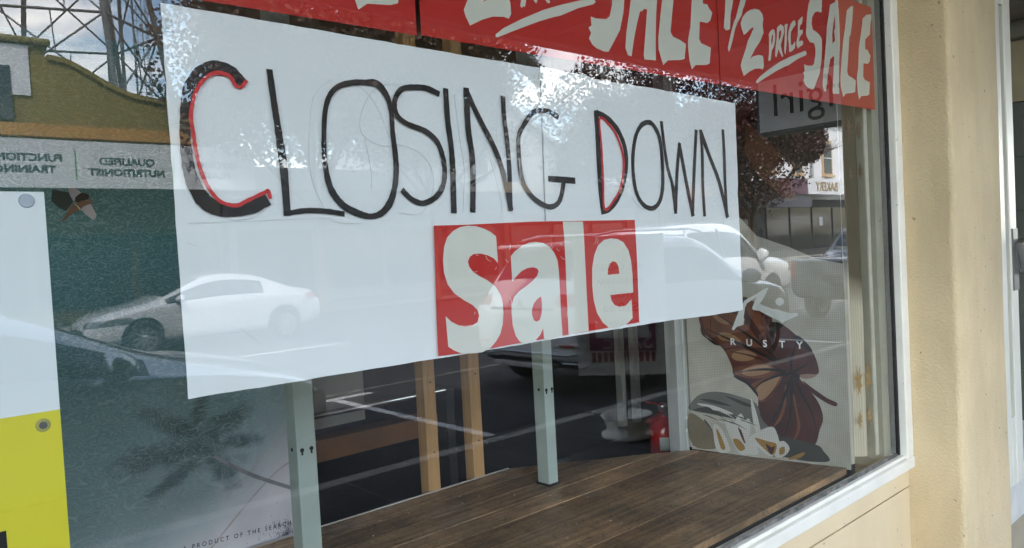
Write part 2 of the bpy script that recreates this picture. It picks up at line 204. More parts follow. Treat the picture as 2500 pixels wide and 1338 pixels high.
D={'BAN':[[[(1.7169,2.2257),(1.7567,2.2309),(1.7465,2.2031),(1.7415,2.1893),(1.7315,2.1639),(1.7268,2.1287),(1.7185,2.1231),(1.7066,2.1213),(1.6986,2.1265),(1.7004,2.1396),(1.7062,2.164),(1.7107,2.1968)],[]],[[(1.7854,2.2363),(1.8211,2.2451),(1.7986,2.1969),(1.7918,2.1892),(1.7842,2.1715),(1.7622,2.1493),(1.7508,2.1324),(1.7341,2.0974),(1.7202,2.0718),(1.7161,2.0691),(1.7121,2.0771),(1.7202,2.0954),(1.7346,2.1277),(1.7484,2.1515),(1.7549,2.1579),(1.7669,2.1828),(1.7812,2.2092)],[]],[[(1.7905,2.1219),(1.7815,2.137),(1.7776,2.1496),(1.7879,2.1666),(1.8078,2.183),(1.8295,2.1933),(1.8511,2.1992),(1.8726,2.1995),(1.8872,2.1917),(1.8918,2.1789),(1.8861,2.1621),(1.8897,2.1422),(1.8702,2.1167),(1.8425,2.0926),(1.8147,2.0622),(1.8323,2.0722),(1.8585,2.079),(1.8802,2.0795),(1.8832,2.0731),(1.8837,2.0527),(1.8772,2.0428),(1.8643,2.0442),(1.8382,2.0405),(1.8121,2.0307),(1.7819,2.0151),(1.7729,2.0306),(1.7697,2.0412),(1.7769,2.0552),(1.7863,2.0696),(1.8004,2.0913),(1.8079,2.1079),(1.824,2.1257),(1.8404,2.146),(1.8364,2.1488),(1.821,2.1408),(1.8034,2.1282)],[]],[[(1.9125,2.0687),(1.9082,2.0717),(1.9145,2.0931),(1.9179,2.1349),(1.9162,2.1415),(1.926,2.1522),(1.9401,2.1594),(1.9482,2.1578),(1.9504,2.1466),(1.9491,2.1302),(1.9408,2.1128),(1.9284,2.0996),(1.9252,2.0876),(1.9208,2.0721),(1.9159,2.0726)],[[(1.9317,2.1392),(1.9367,2.1457),(1.9395,2.1403),(1.9365,2.1261),(1.9282,2.1134),(1.9275,2.1271)]]],[[(1.9512,2.084),(1.9456,2.0879),(1.9496,2.1094),(1.9589,2.1385),(1.9626,2.167),(1.9831,2.1795),(1.9991,2.1749),(1.9991,2.1585),(1.9864,2.1355),(1.9784,2.1226),(1.9819,2.109),(1.9899,2.0925),(1.9826,2.0899),(1.9719,2.1007),(1.9657,2.1092),(1.9603,2.0991)],[[(1.9719,2.1568),(1.9818,2.1641),(1.985,2.1575),(1.9801,2.1439),(1.9688,2.1306),(1.9684,2.1422)]]],[[(2.0042,2.1804),(2.0165,2.1859),(2.0221,2.1844),(2.0178,2.1731),(2.0138,2.1536),(2.0156,2.1467),(2.0066,2.1123),(2.0022,2.0988),(1.9979,2.1041),(1.9974,2.1158),(2.0044,2.1545)],[]],[[(2.0245,2.11),(2.0239,2.1313),(2.0219,2.1476),(2.0242,2.1646),(2.0382,2.1881),(2.0562,2.2017),(2.0659,2.2009),(2.066,2.1901),(2.0494,2.1779),(2.0388,2.1668),(2.035,2.1495),(2.0358,2.1306),(2.0455,2.1307),(2.0587,2.1433),(2.0605,2.1364),(2.0571,2.1239),(2.0417,2.1147),(2.0292,2.1094)],[]],[[(2.0758,2.1252),(2.0676,2.1326),(2.0686,2.1447),(2.0775,2.1629),(2.0825,2.2047),(2.1072,2.2208),(2.1106,2.2189),(2.1046,2.2009),(2.0923,2.1917),(2.0888,2.1791),(2.1066,2.183),(2.1056,2.1719),(2.0951,2.1655),(2.0859,2.1569),(2.0834,2.1444),(2.0964,2.1511),(2.1073,2.1502),(2.1045,2.1401),(2.0848,2.1313)],[]],[[(1.8416,2.0038),(1.842,2.0084),(1.8626,2.023),(1.9084,2.0464),(1.9698,2.0747),(2.0232,2.0944),(2.0782,2.1123),(2.1194,2.125),(2.1253,2.1172),(2.1182,2.1114),(2.0719,2.0958),(2.0165,2.071),(1.997,2.0651),(1.9539,2.0494),(1.9163,2.0336),(1.8796,2.0181),(1.8459,2.0031)],[]],[[(2.1695,2.2928),(2.2023,2.3087),(2.2317,2.3091),(2.2347,2.2946),(2.2303,2.2736),(2.2338,2.2704),(2.2262,2.2641),(2.23,2.2584),(2.224,2.2511),(2.2027,2.2513),(2.1836,2.2444),(2.1666,2.228),(2.1622,2.2075),(2.1688,2.1924),(2.1895,2.1893),(2.2101,2.1823),(2.2228,2.1741),(2.2215,2.1462),(2.2147,2.11),(2.2006,2.0706),(2.1768,2.0404),(2.1593,2.0187),(2.1461,2.0169),(2.1208,2.021),(2.1086,2.0271),(2.0994,2.0383),(2.107,2.0501),(2.0998,2.0603),(2.1094,2.0663),(2.1084,2.0845),(2.126,2.083),(2.1572,2.0867),(2.1683,2.0943),(2.1784,2.1204),(2.1801,2.1406),(2.1734,2.1546),(2.1473,2.1534),(2.1304,2.1658),(2.1261,2.1749),(2.1332,2.2103),(2.1389,2.2358),(2.1488,2.262)],[]],[[(2.2163,2.0345),(2.2219,2.068),(2.2334,2.1073),(2.2497,2.1704),(2.2592,2.2176),(2.273,2.2504),(2.2843,2.2842),(2.3193,2.2993),(2.3231,2.3103),(2.3375,2.3129),(2.3402,2.277),(2.3419,2.2304),(2.3402,2.178),(2.331,2.1246),(2.3253,2.0718),(2.322,2.0206),(2.2809,2.0174),(2.279,2.0281),(2.2887,2.0755),(2.2991,2.1309),(2.2878,2.1307),(2.2817,2.1248),(2.2732,2.1225),(2.263,2.1007),(2.2487,2.0633),(2.2356,2.0187),(2.2232,2.02)],[[(2.3128,2.2569),(2.3134,2.2182),(2.3061,2.2119),(2.3091,2.1814),(2.2911,2.1685),(2.2907,2.1967),(2.3024,2.2346)]]],[[(2.3346,2.0467),(2.3352,2.0729),(2.3426,2.1051),(2.3517,2.1429),(2.363,2.1864),(2.3796,2.2283),(2.3964,2.2864),(2.4216,2.3013),(2.4422,2.3088),(2.4334,2.2632),(2.4171,2.2154),(2.4073,2.2059),(2.3973,2.1594),(2.3826,2.094),(2.3907,2.0843),(2.4203,2.0796),(2.4412,2.0738),(2.4337,2.038),(2.4163,2.0331),(2.3679,2.0263),(2.3492,2.0135),(2.3418,2.0291)],[]],[[(2.45,2.0693),(2.4514,2.0857),(2.4637,2.1195),(2.4734,2.1803),(2.4876,2.2149),(2.5025,2.2552),(2.509,2.2794),(2.5392,2.2967),(2.5754,2.304),(2.5766,2.2945),(2.5657,2.2678),(2.5597,2.2364),(2.5223,2.2144),(2.5195,2.1825),(2.5388,2.1837),(2.5446,2.1762),(2.5587,2.1669),(2.5484,2.1462),(2.5347,2.1377),(2.5027,2.1365),(2.497,2.0934),(2.5045,2.0847),(2.5457,2.0795),(2.5434,2.0681),(2.537,2.0398),(2.5223,2.0343),(2.4775,2.0287),(2.4608,2.0163),(2.4533,2.0372)],[]]],'SALE':[[[(0.7835,1.4372),(0.7815,1.4905),(0.7924,1.4801),(0.8083,1.4718),(0.8248,1.4678),(0.8394,1.4681),(0.852,1.4729),(0.8566,1.4841),(0.8535,1.494),(0.842,1.5047),(0.8233,1.5149),(0.8028,1.5288),(0.7899,1.5448),(0.7833,1.5657),(0.7826,1.5879),(0.7864,1.61),(0.7945,1.6265),(0.8082,1.6373),(0.8228,1.6435),(0.8398,1.646),(0.8593,1.6447),(0.8789,1.6395),(0.8937,1.6333),(0.906,1.6251),(0.9071,1.5759),(0.898,1.5852),(0.8831,1.5917),(0.8657,1.5954),(0.8509,1.5951),(0.842,1.5907),(0.8372,1.5824),(0.8395,1.5727),(0.8485,1.5626),(0.8628,1.5541),(0.8798,1.5461),(0.8969,1.5342),(0.9088,1.5185),(0.9136,1.5022),(0.9135,1.4824),(0.9105,1.4629),(0.9035,1.4458),(0.8923,1.4333),(0.8787,1.4232),(0.8581,1.4177),(0.8334,1.419),(0.8119,1.4218),(0.7958,1.429)],[]],[[(0.9401,1.5403),(0.9398,1.587),(0.9503,1.5957),(0.9684,1.6051),(0.9891,1.6106),(1.0073,1.6112),(1.0255,1.6087),(1.0409,1.6015),(1.0536,1.5895),(1.062,1.5736),(1.0644,1.5502),(1.0643,1.5114),(1.0642,1.4725),(1.0653,1.4235),(1.0145,1.4218),(1.0135,1.445),(1.0047,1.4327),(0.991,1.4229),(0.9753,1.4201),(0.9626,1.4202),(0.9505,1.426),(0.9414,1.4381),(0.9354,1.4572),(0.9341,1.4812),(0.9352,1.4958),(0.9416,1.5099),(0.9547,1.5199),(0.9729,1.5278),(0.9915,1.5368),(1.0051,1.5462),(1.0097,1.5545),(1.0062,1.5603),(0.996,1.5634),(0.9805,1.5627),(0.965,1.5581),(0.9519,1.5496)],[[(1.0127,1.5063),(1.0135,1.4887),(1.0117,1.4737),(1.0055,1.461),(0.9974,1.4585),(0.9899,1.4617),(0.9855,1.4725),(0.9863,1.4837),(0.9923,1.4944),(1.0019,1.5021)]]],[[(1.0827,1.6494),(1.1412,1.6485),(1.1417,1.6357),(1.1418,1.5777),(1.1417,1.4974),(1.1417,1.4249),(1.0829,1.4236),(1.083,1.4629),(1.0846,1.5608),(1.0847,1.6194)],[]],[[(1.2899,1.4918),(1.2145,1.4925),(1.2167,1.4809),(1.2269,1.4696),(1.2426,1.4651),(1.2621,1.4654),(1.2828,1.4775),(1.2837,1.4368),(1.2623,1.4252),(1.2393,1.4219),(1.2076,1.4225),(1.1869,1.4363),(1.1702,1.4584),(1.1617,1.4856),(1.1595,1.5162),(1.1622,1.5525),(1.1701,1.5784),(1.1837,1.5982),(1.2029,1.6088),(1.225,1.6116),(1.247,1.6094),(1.2658,1.6015),(1.2809,1.584),(1.2876,1.5624),(1.2903,1.5324)],[[(1.2092,1.5353),(1.2108,1.5476),(1.2178,1.5586),(1.2276,1.5633),(1.2386,1.5607),(1.2458,1.5498),(1.2469,1.5355)]]]],'STICK':[(0.768,1.6474),(0.8312,1.6476),(1.0009,1.6507),(1.1387,1.6502),(1.3077,1.6495),(1.3082,1.6199),(1.3091,1.5571),(1.3078,1.5032),(1.3061,1.4249),(1.0978,1.4236),(0.9317,1.4227),(0.8337,1.421),(0.7618,1.4237),(0.7628,1.4867),(0.7662,1.585)],'SH1':[(0.3452,1.9524),(0.5213,1.952),(0.7395,1.9502),(1.05,1.9496),(1.0489,1.8424),(1.0469,1.7228),(1.0449,1.6028),(1.0393,1.419),(0.7879,1.4191),(0.5521,1.42),(0.3458,1.421),(0.3457,1.5182),(0.3459,1.6835),(0.3451,1.8308)],'SH2':[(1.0469,1.9524),(1.1855,1.948),(1.1979,1.9443),(1.4041,1.9448),(1.7364,1.9408),(1.7339,1.8387),(1.7332,1.7344),(1.7296,1.7135),(1.7316,1.6193),(1.7307,1.5354),(1.7304,1.4122),(1.5898,1.4124),(1.4245,1.4173),(1.2232,1.4179),(1.0348,1.4195),(1.0381,1.603),(1.0455,1.8422)],'CLOSE':[[[[(0.4511,1.8565,0.0059),(0.4415,1.8642,0.0077),(0.4303,1.8721,0.0088),(0.4105,1.8749,0.0086),(0.3901,1.863,0.0096),(0.3768,1.8438,0.0095),(0.3687,1.8192,0.0076),(0.3645,1.7886,0.0068),(0.3645,1.7555,0.0077),(0.3674,1.7251,0.0088),(0.3752,1.703,0.01),(0.3868,1.6863,0.0106),(0.4059,1.6772,0.0098),(0.429,1.6765,0.0094),(0.4501,1.6805,0.0101),(0.4723,1.6917,0.0103)],False]],[[[(0.4902,1.8805,0.0049),(0.4946,1.8274,0.0051),(0.4977,1.7951,0.0054),(0.5,1.7702,0.0058),(0.5028,1.7325,0.0062),(0.5038,1.668,0.0057)],False],[[(0.5027,1.6706,0.0039),(0.5331,1.6747,0.004),(0.5671,1.6735,0.0042),(0.5981,1.669,0.0043)],False]],[[[(0.6505,1.8789,0.0045),(0.6728,1.8785,0.0061),(0.6894,1.8607,0.0052),(0.696,1.8362,0.0043),(0.6967,1.7998,0.0046),(0.6994,1.7662,0.0052),(0.6991,1.7381,0.005),(0.6938,1.7098,0.005),(0.6822,1.6844,0.0061),(0.6648,1.6692,0.0054),(0.6453,1.6647,0.0047),(0.6237,1.6695,0.0058),(0.6001,1.6805,0.0057),(0.5834,1.6977,0.0056),(0.5745,1.7187,0.005),(0.5702,1.7528,0.0041),(0.5717,1.7922,0.0041),(0.576,1.8265,0.0042),(0.585,1.8509,0.0042),(0.6008,1.867,0.0045),(0.6255,1.8757,0.0046)],True]],[[[(0.7961,1.8743,0.0051),(0.7713,1.8815,0.0049),(0.7501,1.8814,0.0048),(0.7222,1.8765,0.0046),(0.7078,1.8624,0.0046),(0.7032,1.8452,0.0047),(0.7088,1.8287,0.0046),(0.7283,1.8174,0.0048),(0.7626,1.8082,0.0049),(0.7866,1.7906,0.005),(0.7974,1.7616,0.005),(0.7981,1.7349,0.005),(0.7922,1.714,0.0049),(0.7763,1.6962,0.005),(0.7505,1.6859,0.0049),(0.7298,1.6907,0.0048),(0.7151,1.7015,0.0047),(0.7088,1.7077,0.0046)],False]],[[[(0.8109,1.8852,0.0057),(0.8115,1.8306,0.0058),(0.8159,1.7862,0.0058),(0.8165,1.7414,0.0058),(0.814,1.6688,0.0058)],False]],[[[(0.8569,1.8901,0.0059),(0.8565,1.8187,0.006),(0.8619,1.7732,0.006),(0.861,1.7273,0.006),(0.8565,1.6697,0.0059)],False],[[(0.8573,1.8856,0.0052),(0.8747,1.8536,0.0053),(0.889,1.8301,0.0054),(0.9183,1.782,0.0056),(0.936,1.7352,0.0056),(0.9486,1.6732,0.0056)],False],[[(0.9437,1.8846,0.0052),(0.944,1.8466,0.0051),(0.9486,1.7929,0.0052),(0.9495,1.7451,0.0053),(0.9477,1.6725,0.0053)],False]],[[[(1.0875,1.8558,0.0054),(1.068,1.8644,0.0053),(1.04,1.8665,0.0052),(1.0165,1.8587,0.0051),(0.9923,1.8341,0.005),(0.9773,1.8105,0.005),(0.9759,1.7782,0.005),(0.9788,1.7395,0.005),(0.9902,1.7137,0.005),(1.0135,1.6926,0.0052),(1.0473,1.679,0.0053),(1.0715,1.6843,0.0054),(1.0848,1.7013,0.0054),(1.0946,1.7338,0.0054)],False],[[(1.0513,1.7339,0.006),(1.1267,1.7314,0.0064)],False]],[[[(1.2008,1.8786,0.0067),(1.202,1.8235,0.0067),(1.202,1.7522,0.0067),(1.2031,1.7093,0.0067),(1.208,1.6663,0.0068)],False],[[(1.2021,1.8751,0.0058),(1.2366,1.8653,0.006),(1.2682,1.842,0.0061),(1.2883,1.8064,0.0061),(1.2901,1.7695,0.0062),(1.2778,1.7286,0.0061),(1.2555,1.6952,0.006),(1.2277,1.6734,0.0059),(1.2027,1.6681,0.0058)],False]],[[[(1.3822,1.8662,0.0055),(1.3512,1.8598,0.0055),(1.3284,1.8346,0.0053),(1.3152,1.7928,0.0053),(1.3129,1.7479,0.0053),(1.3216,1.7068,0.0053),(1.3437,1.6823,0.0054),(1.3737,1.6746,0.0055),(1.3998,1.6881,0.0056),(1.4149,1.7193,0.0056),(1.4185,1.7661,0.0056),(1.416,1.8166,0.0057),(1.4057,1.847,0.0056)],True]],[[[(1.4222,1.8721,0.0052),(1.4288,1.8172,0.0052),(1.4378,1.7667,0.0052),(1.4541,1.7238,0.0052),(1.4605,1.6623,0.0053)],False],[[(1.4608,1.6663,0.0053),(1.4734,1.7599,0.0053),(1.4886,1.8266,0.0054)],False],[[(1.4871,1.8242,0.0059),(1.4982,1.7766,0.006),(1.5137,1.7125,0.006),(1.5287,1.6565,0.0061)],False],[[(1.5275,1.6597,0.0055),(1.5418,1.7618,0.0056),(1.5581,1.8618,0.0056)],False]],[[[(1.576,1.863,0.0053),(1.5785,1.8042,0.0054),(1.5748,1.7297,0.0054),(1.5768,1.6543,0.0053)],False],[[(1.5757,1.8597,0.0062),(1.6061,1.8054,0.0064),(1.6456,1.7393,0.0065),(1.6768,1.6506,0.0066)],False],[[(1.6726,1.8692,0.0057),(1.6739,1.8083,0.0058),(1.6723,1.7398,0.0057),(1.6738,1.6519,0.0057)],False]]],'REDS':[[[[(0.4547,1.8607,0.0028),(0.4455,1.8505,0.0027),(0.4372,1.8532,0.0027),(0.4296,1.8647,0.0027),(0.4113,1.8667,0.0026),(0.3966,1.858,0.0026),(0.3847,1.8428,0.0026),(0.3768,1.8221,0.0026),(0.3732,1.8019,0.0026),(0.3748,1.7821,0.0026),(0.3764,1.7623,0.0026),(0.379,1.7424,0.0026),(0.3854,1.7185,0.0026),(0.3946,1.7009,0.0027),(0.4066,1.6877,0.0026),(0.4276,1.6824,0.0027),(0.4424,1.6886,0.0028),(0.4703,1.7012,0.0028),(0.4762,1.7034,0.0029),(0.4786,1.6923,0.0028)],False]],[[[(1.2103,1.8633,0.0027),(1.2115,1.8062,0.0026),(1.2115,1.7346,0.0028),(1.2113,1.6735,0.0027),(1.2429,1.6915,0.0027),(1.2676,1.721,0.0028),(1.2803,1.7618,0.0029),(1.2788,1.7949,0.0029),(1.2617,1.8307,0.0028),(1.241,1.8511,0.0027)],True]]],'PENCIL':[[[(0.5896,1.8764,0.0003),(0.5682,1.8597,0.0002),(0.5536,1.8324,0.0002),(0.545,1.7596,0.0003),(0.5497,1.7131,0.0003),(0.5646,1.6792,0.0002)],False],[[(0.7158,1.8815,0.0003),(0.6758,1.876,0.0004),(0.6483,1.846,0.0004),(0.636,1.8124,0.0003),(0.6445,1.7911,0.0004),(0.6756,1.7791,0.0004),(0.7123,1.7824,0.0004),(0.7527,1.7685,0.0003),(0.7738,1.7372,0.0003),(0.7673,1.6961,0.0004),(0.7422,1.6685,0.0004),(0.7011,1.6703,0.0004)],False],[[(0.6445,1.7911,0.0004),(0.6518,1.7367,0.0003),(0.6499,1.7092,0.0003)],False],[[(0.6164,1.8753,0.0003),(0.6466,1.8676,0.0004),(0.6731,1.8371,0.0003),(0.6897,1.7938,0.0004)],False],[[(0.8298,1.8769,0.0004),(0.836,1.8023,0.0004),(0.8433,1.7421,0.0003),(0.8343,1.6692,0.0003)],False],[[(0.9048,1.7657,0.0003),(0.9248,1.697,0.0004),(0.9269,1.6685,0.0004)],False],[[(0.5693,1.6634,0.0003),(0.5923,1.6551,0.0003),(0.6289,1.6545,0.0003)],False],[[(0.9824,1.759,0.0004),(0.9972,1.7171,0.0005),(1.0267,1.6843,0.0004),(1.0512,1.6675,0.0004)],False],[[(1.3034,1.6992,0.0005),(1.3312,1.6767,0.0006),(1.3734,1.6708,0.0006)],False],[[(0.3614,1.6586,0.0003),(0.4398,1.6601,0.0002),(0.5687,1.6632,0.0003)],False],[[(0.3811,1.6835,0.0002),(0.4165,1.6634,0.0003),(0.4522,1.6658,0.0003),(0.4701,1.6775,0.0003)],False],[[(0.4215,1.5099,0.0003),(0.4509,1.483,0.0003)],False],[[(0.3559,1.6327,0.0003),(0.3718,1.6265,0.0002)],False]],'LOGO':[[(0.1632,1.2899),(0.1685,1.2859),(0.1814,1.2983),(0.2034,1.3054),(0.2074,1.3229),(0.205,1.3309),(0.2113,1.3631),(0.2187,1.3778),(0.2515,1.3989),(0.2347,1.3605),(0.2403,1.3551),(0.2587,1.3525),(0.2868,1.3369),(0.3271,1.3176),(0.332,1.3124),(0.3385,1.3177),(0.3807,1.3375),(0.3821,1.3414),(0.3774,1.3465),(0.3611,1.3451),(0.3386,1.3502),(0.316,1.358),(0.3006,1.3592),(0.261,1.375),(0.2834,1.4105),(0.292,1.4301),(0.2748,1.4238),(0.2559,1.4108),(0.211,1.3872),(0.1891,1.3496)],[(0.3402,1.3827),(0.3384,1.3775),(0.3342,1.3732),(0.3296,1.3702),(0.3254,1.3692),(0.3213,1.3702),(0.3169,1.3732),(0.3131,1.3776),(0.3117,1.3828),(0.3135,1.388),(0.3177,1.3924),(0.3224,1.3953),(0.3265,1.3963),(0.3306,1.3952),(0.335,1.3923),(0.3388,1.3879)]],'RUSTY':[(0.1553,1.2368),(0.2097,1.2349),(0.2654,1.2334),(0.319,1.2324),(0.374,1.2311),(0.1564,1.2599)],'ART':[('maroon',[(0.192,1.3961),(0.2298,1.3888),(0.2929,1.3444),(0.2986,1.3165),(0.319,1.3145),(0.3496,1.2942),(0.3921,1.254),(0.4252,1.2142),(0.4381,1.1583),(0.4183,1.146),(0.3766,1.1415),(0.3868,1.1214),(0.4118,1.0911),(0.4361,1.0519),(0.4451,1.0074),(0.433,0.97),(0.4182,0.923),(0.3832,0.9193),(0.3435,0.9243),(0.3034,0.9389),(0.2723,0.9641),(0.2502,0.9904),(0.24,1.0275),(0.2407,1.075),(0.2173,1.102),(0.1894,1.1194),(0.161,1.1323),(0.1551,1.1657),(0.1305,1.2179),(0.097,1.246),(0.058,1.2744),(0.0515,1.2989),(0.0589,1.348)]),('rust',[(0.0635,1.3382),(0.118,1.3773),(0.1609,1.3485),(0.2074,1.3107),(0.2432,1.2641),(0.265,1.2294),(0.1945,1.2343),(0.1358,1.2253),(0.112,1.2464),(0.0734,1.2796),(0.0604,1.3039)]),('rust',[(0.2106,1.3842),(0.2387,1.377),(0.2691,1.3255),(0.2736,1.2695),(0.2487,1.283),(0.2268,1.3204)]),('rust',[(0.1378,1.2157),(0.1941,1.2248),(0.2503,1.2125),(0.282,1.1949),(0.2395,1.179),(0.1919,1.177),(0.1633,1.1853),(0.1444,1.199)]),('rust',[(0.162,1.1564),(0.2011,1.1678),(0.2582,1.1798),(0.2946,1.1674),(0.303,1.1492),(0.256,1.1279),(0.2088,1.1253),(0.1708,1.1352)]),('rust',[(0.2173,1.102),(0.2748,1.1336),(0.3209,1.1431),(0.3104,1.1076),(0.2811,1.0636),(0.2456,1.0469),(0.2397,1.0749)]),('tan',[(0.1567,1.1995),(0.1743,1.2145),(0.2034,1.2189),(0.2315,1.2118),(0.2428,1.2004),(0.2258,1.1879),(0.1922,1.1817),(0.1658,1.1854)]),('tan',[(0.1891,1.1457),(0.2104,1.1611),(0.2486,1.1723),(0.2809,1.1691),(0.292,1.1579),(0.2659,1.1426),(0.2281,1.1335),(0.1996,1.1343)]),('tan',[(0.2354,1.0841),(0.2554,1.1137),(0.284,1.1318),(0.3163,1.1396),(0.3013,1.1071),(0.2817,1.0777),(0.2529,1.0545),(0.2391,1.0606)]),('tan',[(0.0963,1.3385),(0.121,1.3338),(0.1543,1.31),(0.1443,1.3051),(0.1151,1.3144)]),('tan',[(0.1106,1.2706),(0.1333,1.2784),(0.1671,1.2695),(0.1903,1.2485),(0.1564,1.2476),(0.1222,1.2515)]),('pink',[(0.3767,1.1428),(0.401,1.1487),(0.4312,1.1476),(0.4135,1.1357),(0.3873,1.1343)]),('black',[(0.2961,1.3119),(0.3144,1.3144),(0.3321,1.3054),(0.3109,1.2842),(0.2982,1.2514),(0.3059,1.2191),(0.2926,1.228),(0.2898,1.2699)]),('black',[(0.3618,1.2669),(0.3797,1.2719),(0.405,1.2498),(0.4213,1.2231),(0.3999,1.2315)]),('black',[(0.0512,1.2939),(0.0677,1.2648),(0.097,1.246),(0.1163,1.232),(0.0966,1.2362),(0.0723,1.2551),(0.0552,1.2694)]),('black',[(0.2862,1.1857),(0.3306,1.1598),(0.3747,1.1482),(0.374,1.1299),(0.3387,1.1371),(0.3036,1.1632)]),('black',[(0.1608,1.1299),(0.199,1.12),(0.2354,1.0841),(0.2393,1.0654),(0.2077,1.1014),(0.1749,1.1186)]),('vein',[(0.3306,1.1042),(0.3349,1.0999),(0.3304,1.0439),(0.3149,0.9961),(0.2862,0.9654),(0.3059,1.0),(0.3227,1.0433)]),('vein',[(0.3525,1.0917),(0.3625,1.0648),(0.372,1.024),(0.3747,0.9829),(0.3668,0.9498),(0.3503,0.9273),(0.3646,0.9727),(0.3609,1.0231)]),('vein',[(0.219,1.3582),(0.2282,1.3535),(0.2541,1.3019),(0.2884,1.2372),(0.3141,1.1962),(0.2836,1.2324),(0.2489,1.2877)]),('maroon',[(0.387,1.126),(0.4167,1.105),(0.4583,1.0761),(0.4881,1.0626),(0.4848,1.0512),(0.4536,1.0623),(0.4118,1.0911)]),('grey',[(-0.0065,1.0082),(0.0268,1.0506),(0.0686,1.0683),(0.1189,1.0716),(0.1772,1.0611),(0.2336,1.0413),(0.2502,0.9904),(0.2767,0.9598),(0.2485,0.9523),(0.2119,0.9775),(0.1591,0.9825),(0.0852,0.9908),(0.0242,0.9957)]),('dark',[(0.0089,1.0019),(0.0609,1.0135),(0.1255,0.9991),(0.2119,0.9775),(0.1347,0.9852),(0.0601,0.9961)]),('dark',[(0.1283,1.0601),(0.1766,1.049),(0.2329,1.027),(0.1856,1.0329)]),('dark',[(0.0367,1.0414),(0.0876,1.0426),(0.1513,1.0254),(0.087,1.0303)]),('dark',[(0.0488,0.9729),(0.0776,0.936),(0.085,0.8775),(0.0702,0.8858),(0.0598,0.9343)]),('dark',[(0.0076,0.9743),(0.0479,0.953),(0.0751,0.8814),(0.0465,0.923)]),('paper',[(0.0409,1.0218),(0.0866,1.0204),(0.1405,1.0027),(0.1009,1.0044)]),('tanpale',[(-0.0077,0.983),(0.0336,0.9765),(0.0774,0.931),(0.095,0.8762),(0.0028,0.8761)]),('dark',[(0.2485,0.9523),(0.3034,0.9389),(0.4182,0.923),(0.4432,0.903),(0.4591,0.8731),(0.3898,0.8648),(0.3188,0.8703),(0.2732,0.8744)]),('paper',[(0.088,0.9419),(0.1079,0.9389),(0.1238,0.9062),(0.1299,0.8776),(0.095,0.8762)]),('paper',[(0.1336,0.9608),(0.158,0.9582),(0.1906,0.9276),(0.1983,0.8851),(0.169,0.877),(0.1465,0.9183)]),('paper',[(0.1607,0.9633),(0.179,0.9939),(0.1903,0.9756),(0.1914,0.9469),(0.1767,0.9406)]),('paper',[(0.1923,0.9662),(0.2071,0.9771),(0.2064,0.9387),(0.1899,0.9131)]),('paper',[(0.2139,0.9155),(0.2481,0.9428),(0.2812,0.9555),(0.2938,0.9285),(0.2973,0.9007),(0.2734,0.8792),(0.2461,0.8951)]),('paper',[(0.1785,0.8733),(0.2085,0.9006),(0.2291,0.8837),(0.2214,0.8685)]),('paper',[(0.2927,0.9002),(0.3161,0.9168),(0.3313,0.8997),(0.3192,0.8797),(0.2961,0.8723)]),('paper',[(0.2203,1.0403),(0.2321,1.0079),(0.2417,0.9564),(0.2361,0.9369),(0.2238,0.9786)]),('gold',[(0.0928,0.9374),(0.1047,0.9239),(0.1201,0.8814),(0.1051,0.8797)]),('gold',[(0.151,0.909),(0.1705,0.911),(0.1888,0.8864),(0.169,0.877)]),('gold',[(0.2284,0.9218),(0.2656,0.9162),(0.2931,0.9096),(0.2824,0.8755),(0.2553,0.8914)]),('gold',[(0.3343,0.8628),(0.3642,0.8848),(0.3843,0.8918),(0.3727,0.8766),(0.35,0.8637)]),('gold',[(0.3062,0.897),(0.3201,0.9032),(0.3194,0.8844),(0.3055,0.8781)]),('maroon',[(0.1677,0.9567),(0.1793,0.9457),(0.1919,0.9036),(0.1827,0.9123)]),('maroon',[(0.2607,0.9085),(0.2788,0.8987),(0.2906,0.9047),(0.2801,0.8752),(0.2689,0.8834)])],'VE':[[(0.2006,1.3724),(0.2446,1.2971),(0.2968,1.2188),(0.3439,1.1559)],[(0.1065,1.3434),(0.1733,1.3007),(0.2517,1.2455),(0.3139,1.1915)],[(0.0739,1.2894),(0.1374,1.2616),(0.2227,1.2257),(0.3046,1.1865)],[(0.1549,1.2139),(0.2216,1.202),(0.286,1.181),(0.3438,1.1535)],[(0.176,1.1427),(0.2385,1.1553),(0.2942,1.1581),(0.3482,1.1515)],[(0.2311,1.0933),(0.2649,1.119),(0.3117,1.1403),(0.3526,1.1494)],[(0.3185,1.3029),(0.3299,1.2523),(0.337,1.2063),(0.3484,1.1561)],[(0.3745,1.2535),(0.3644,1.2211),(0.3542,1.1886),(0.3528,1.154)],[(0.4112,1.1865),(0.3888,1.1718),(0.3662,1.157),(0.3526,1.1494)],[(0.252,1.0332),(0.2815,1.073),(0.3197,1.1128),(0.3523,1.1425)],[(0.2775,0.9787),(0.3069,1.0234),(0.3319,1.0811),(0.3544,1.138)],[(0.3217,0.9407),(0.342,0.9984),(0.3491,1.0638),(0.3586,1.1336)],[(0.3838,0.9331),(0.3773,0.9923),(0.367,1.0651),(0.3618,1.1338)],[(0.4245,0.9738),(0.4095,1.0317),(0.3812,1.089),(0.3651,1.1294)]]}# ---------------------------------------------------------------- setting: ground, road, footpaths
M_asph=mat('asphalt',(.045,.046,.048),.85,.25,3,.35,120)
M_path=mat('footpath_bitumen',(.06,.06,.06),.85,.3,1.6,.3,90)
M_kerb=mat('kerb_concrete',(.36,.35,.32),.85,.2,5,.2,60)
M_line=mat('road_paint',(.62,.62,.6),.7,.18,14,.1,60)
M_grnd=mat('far_ground',(.09,.1,.06),.9,.3,.05)
def sheet(x0,x1,y0,y1,z):
    b=B(); b.faces.new([b.verts.new(p) for p in((x0,y0,z),(x1,y0,z),(x1,y1,z),(x0,y1,z))]); return b
struct('ground',sheet(-1500,1500,-1500,1500,-.06),M_grnd)
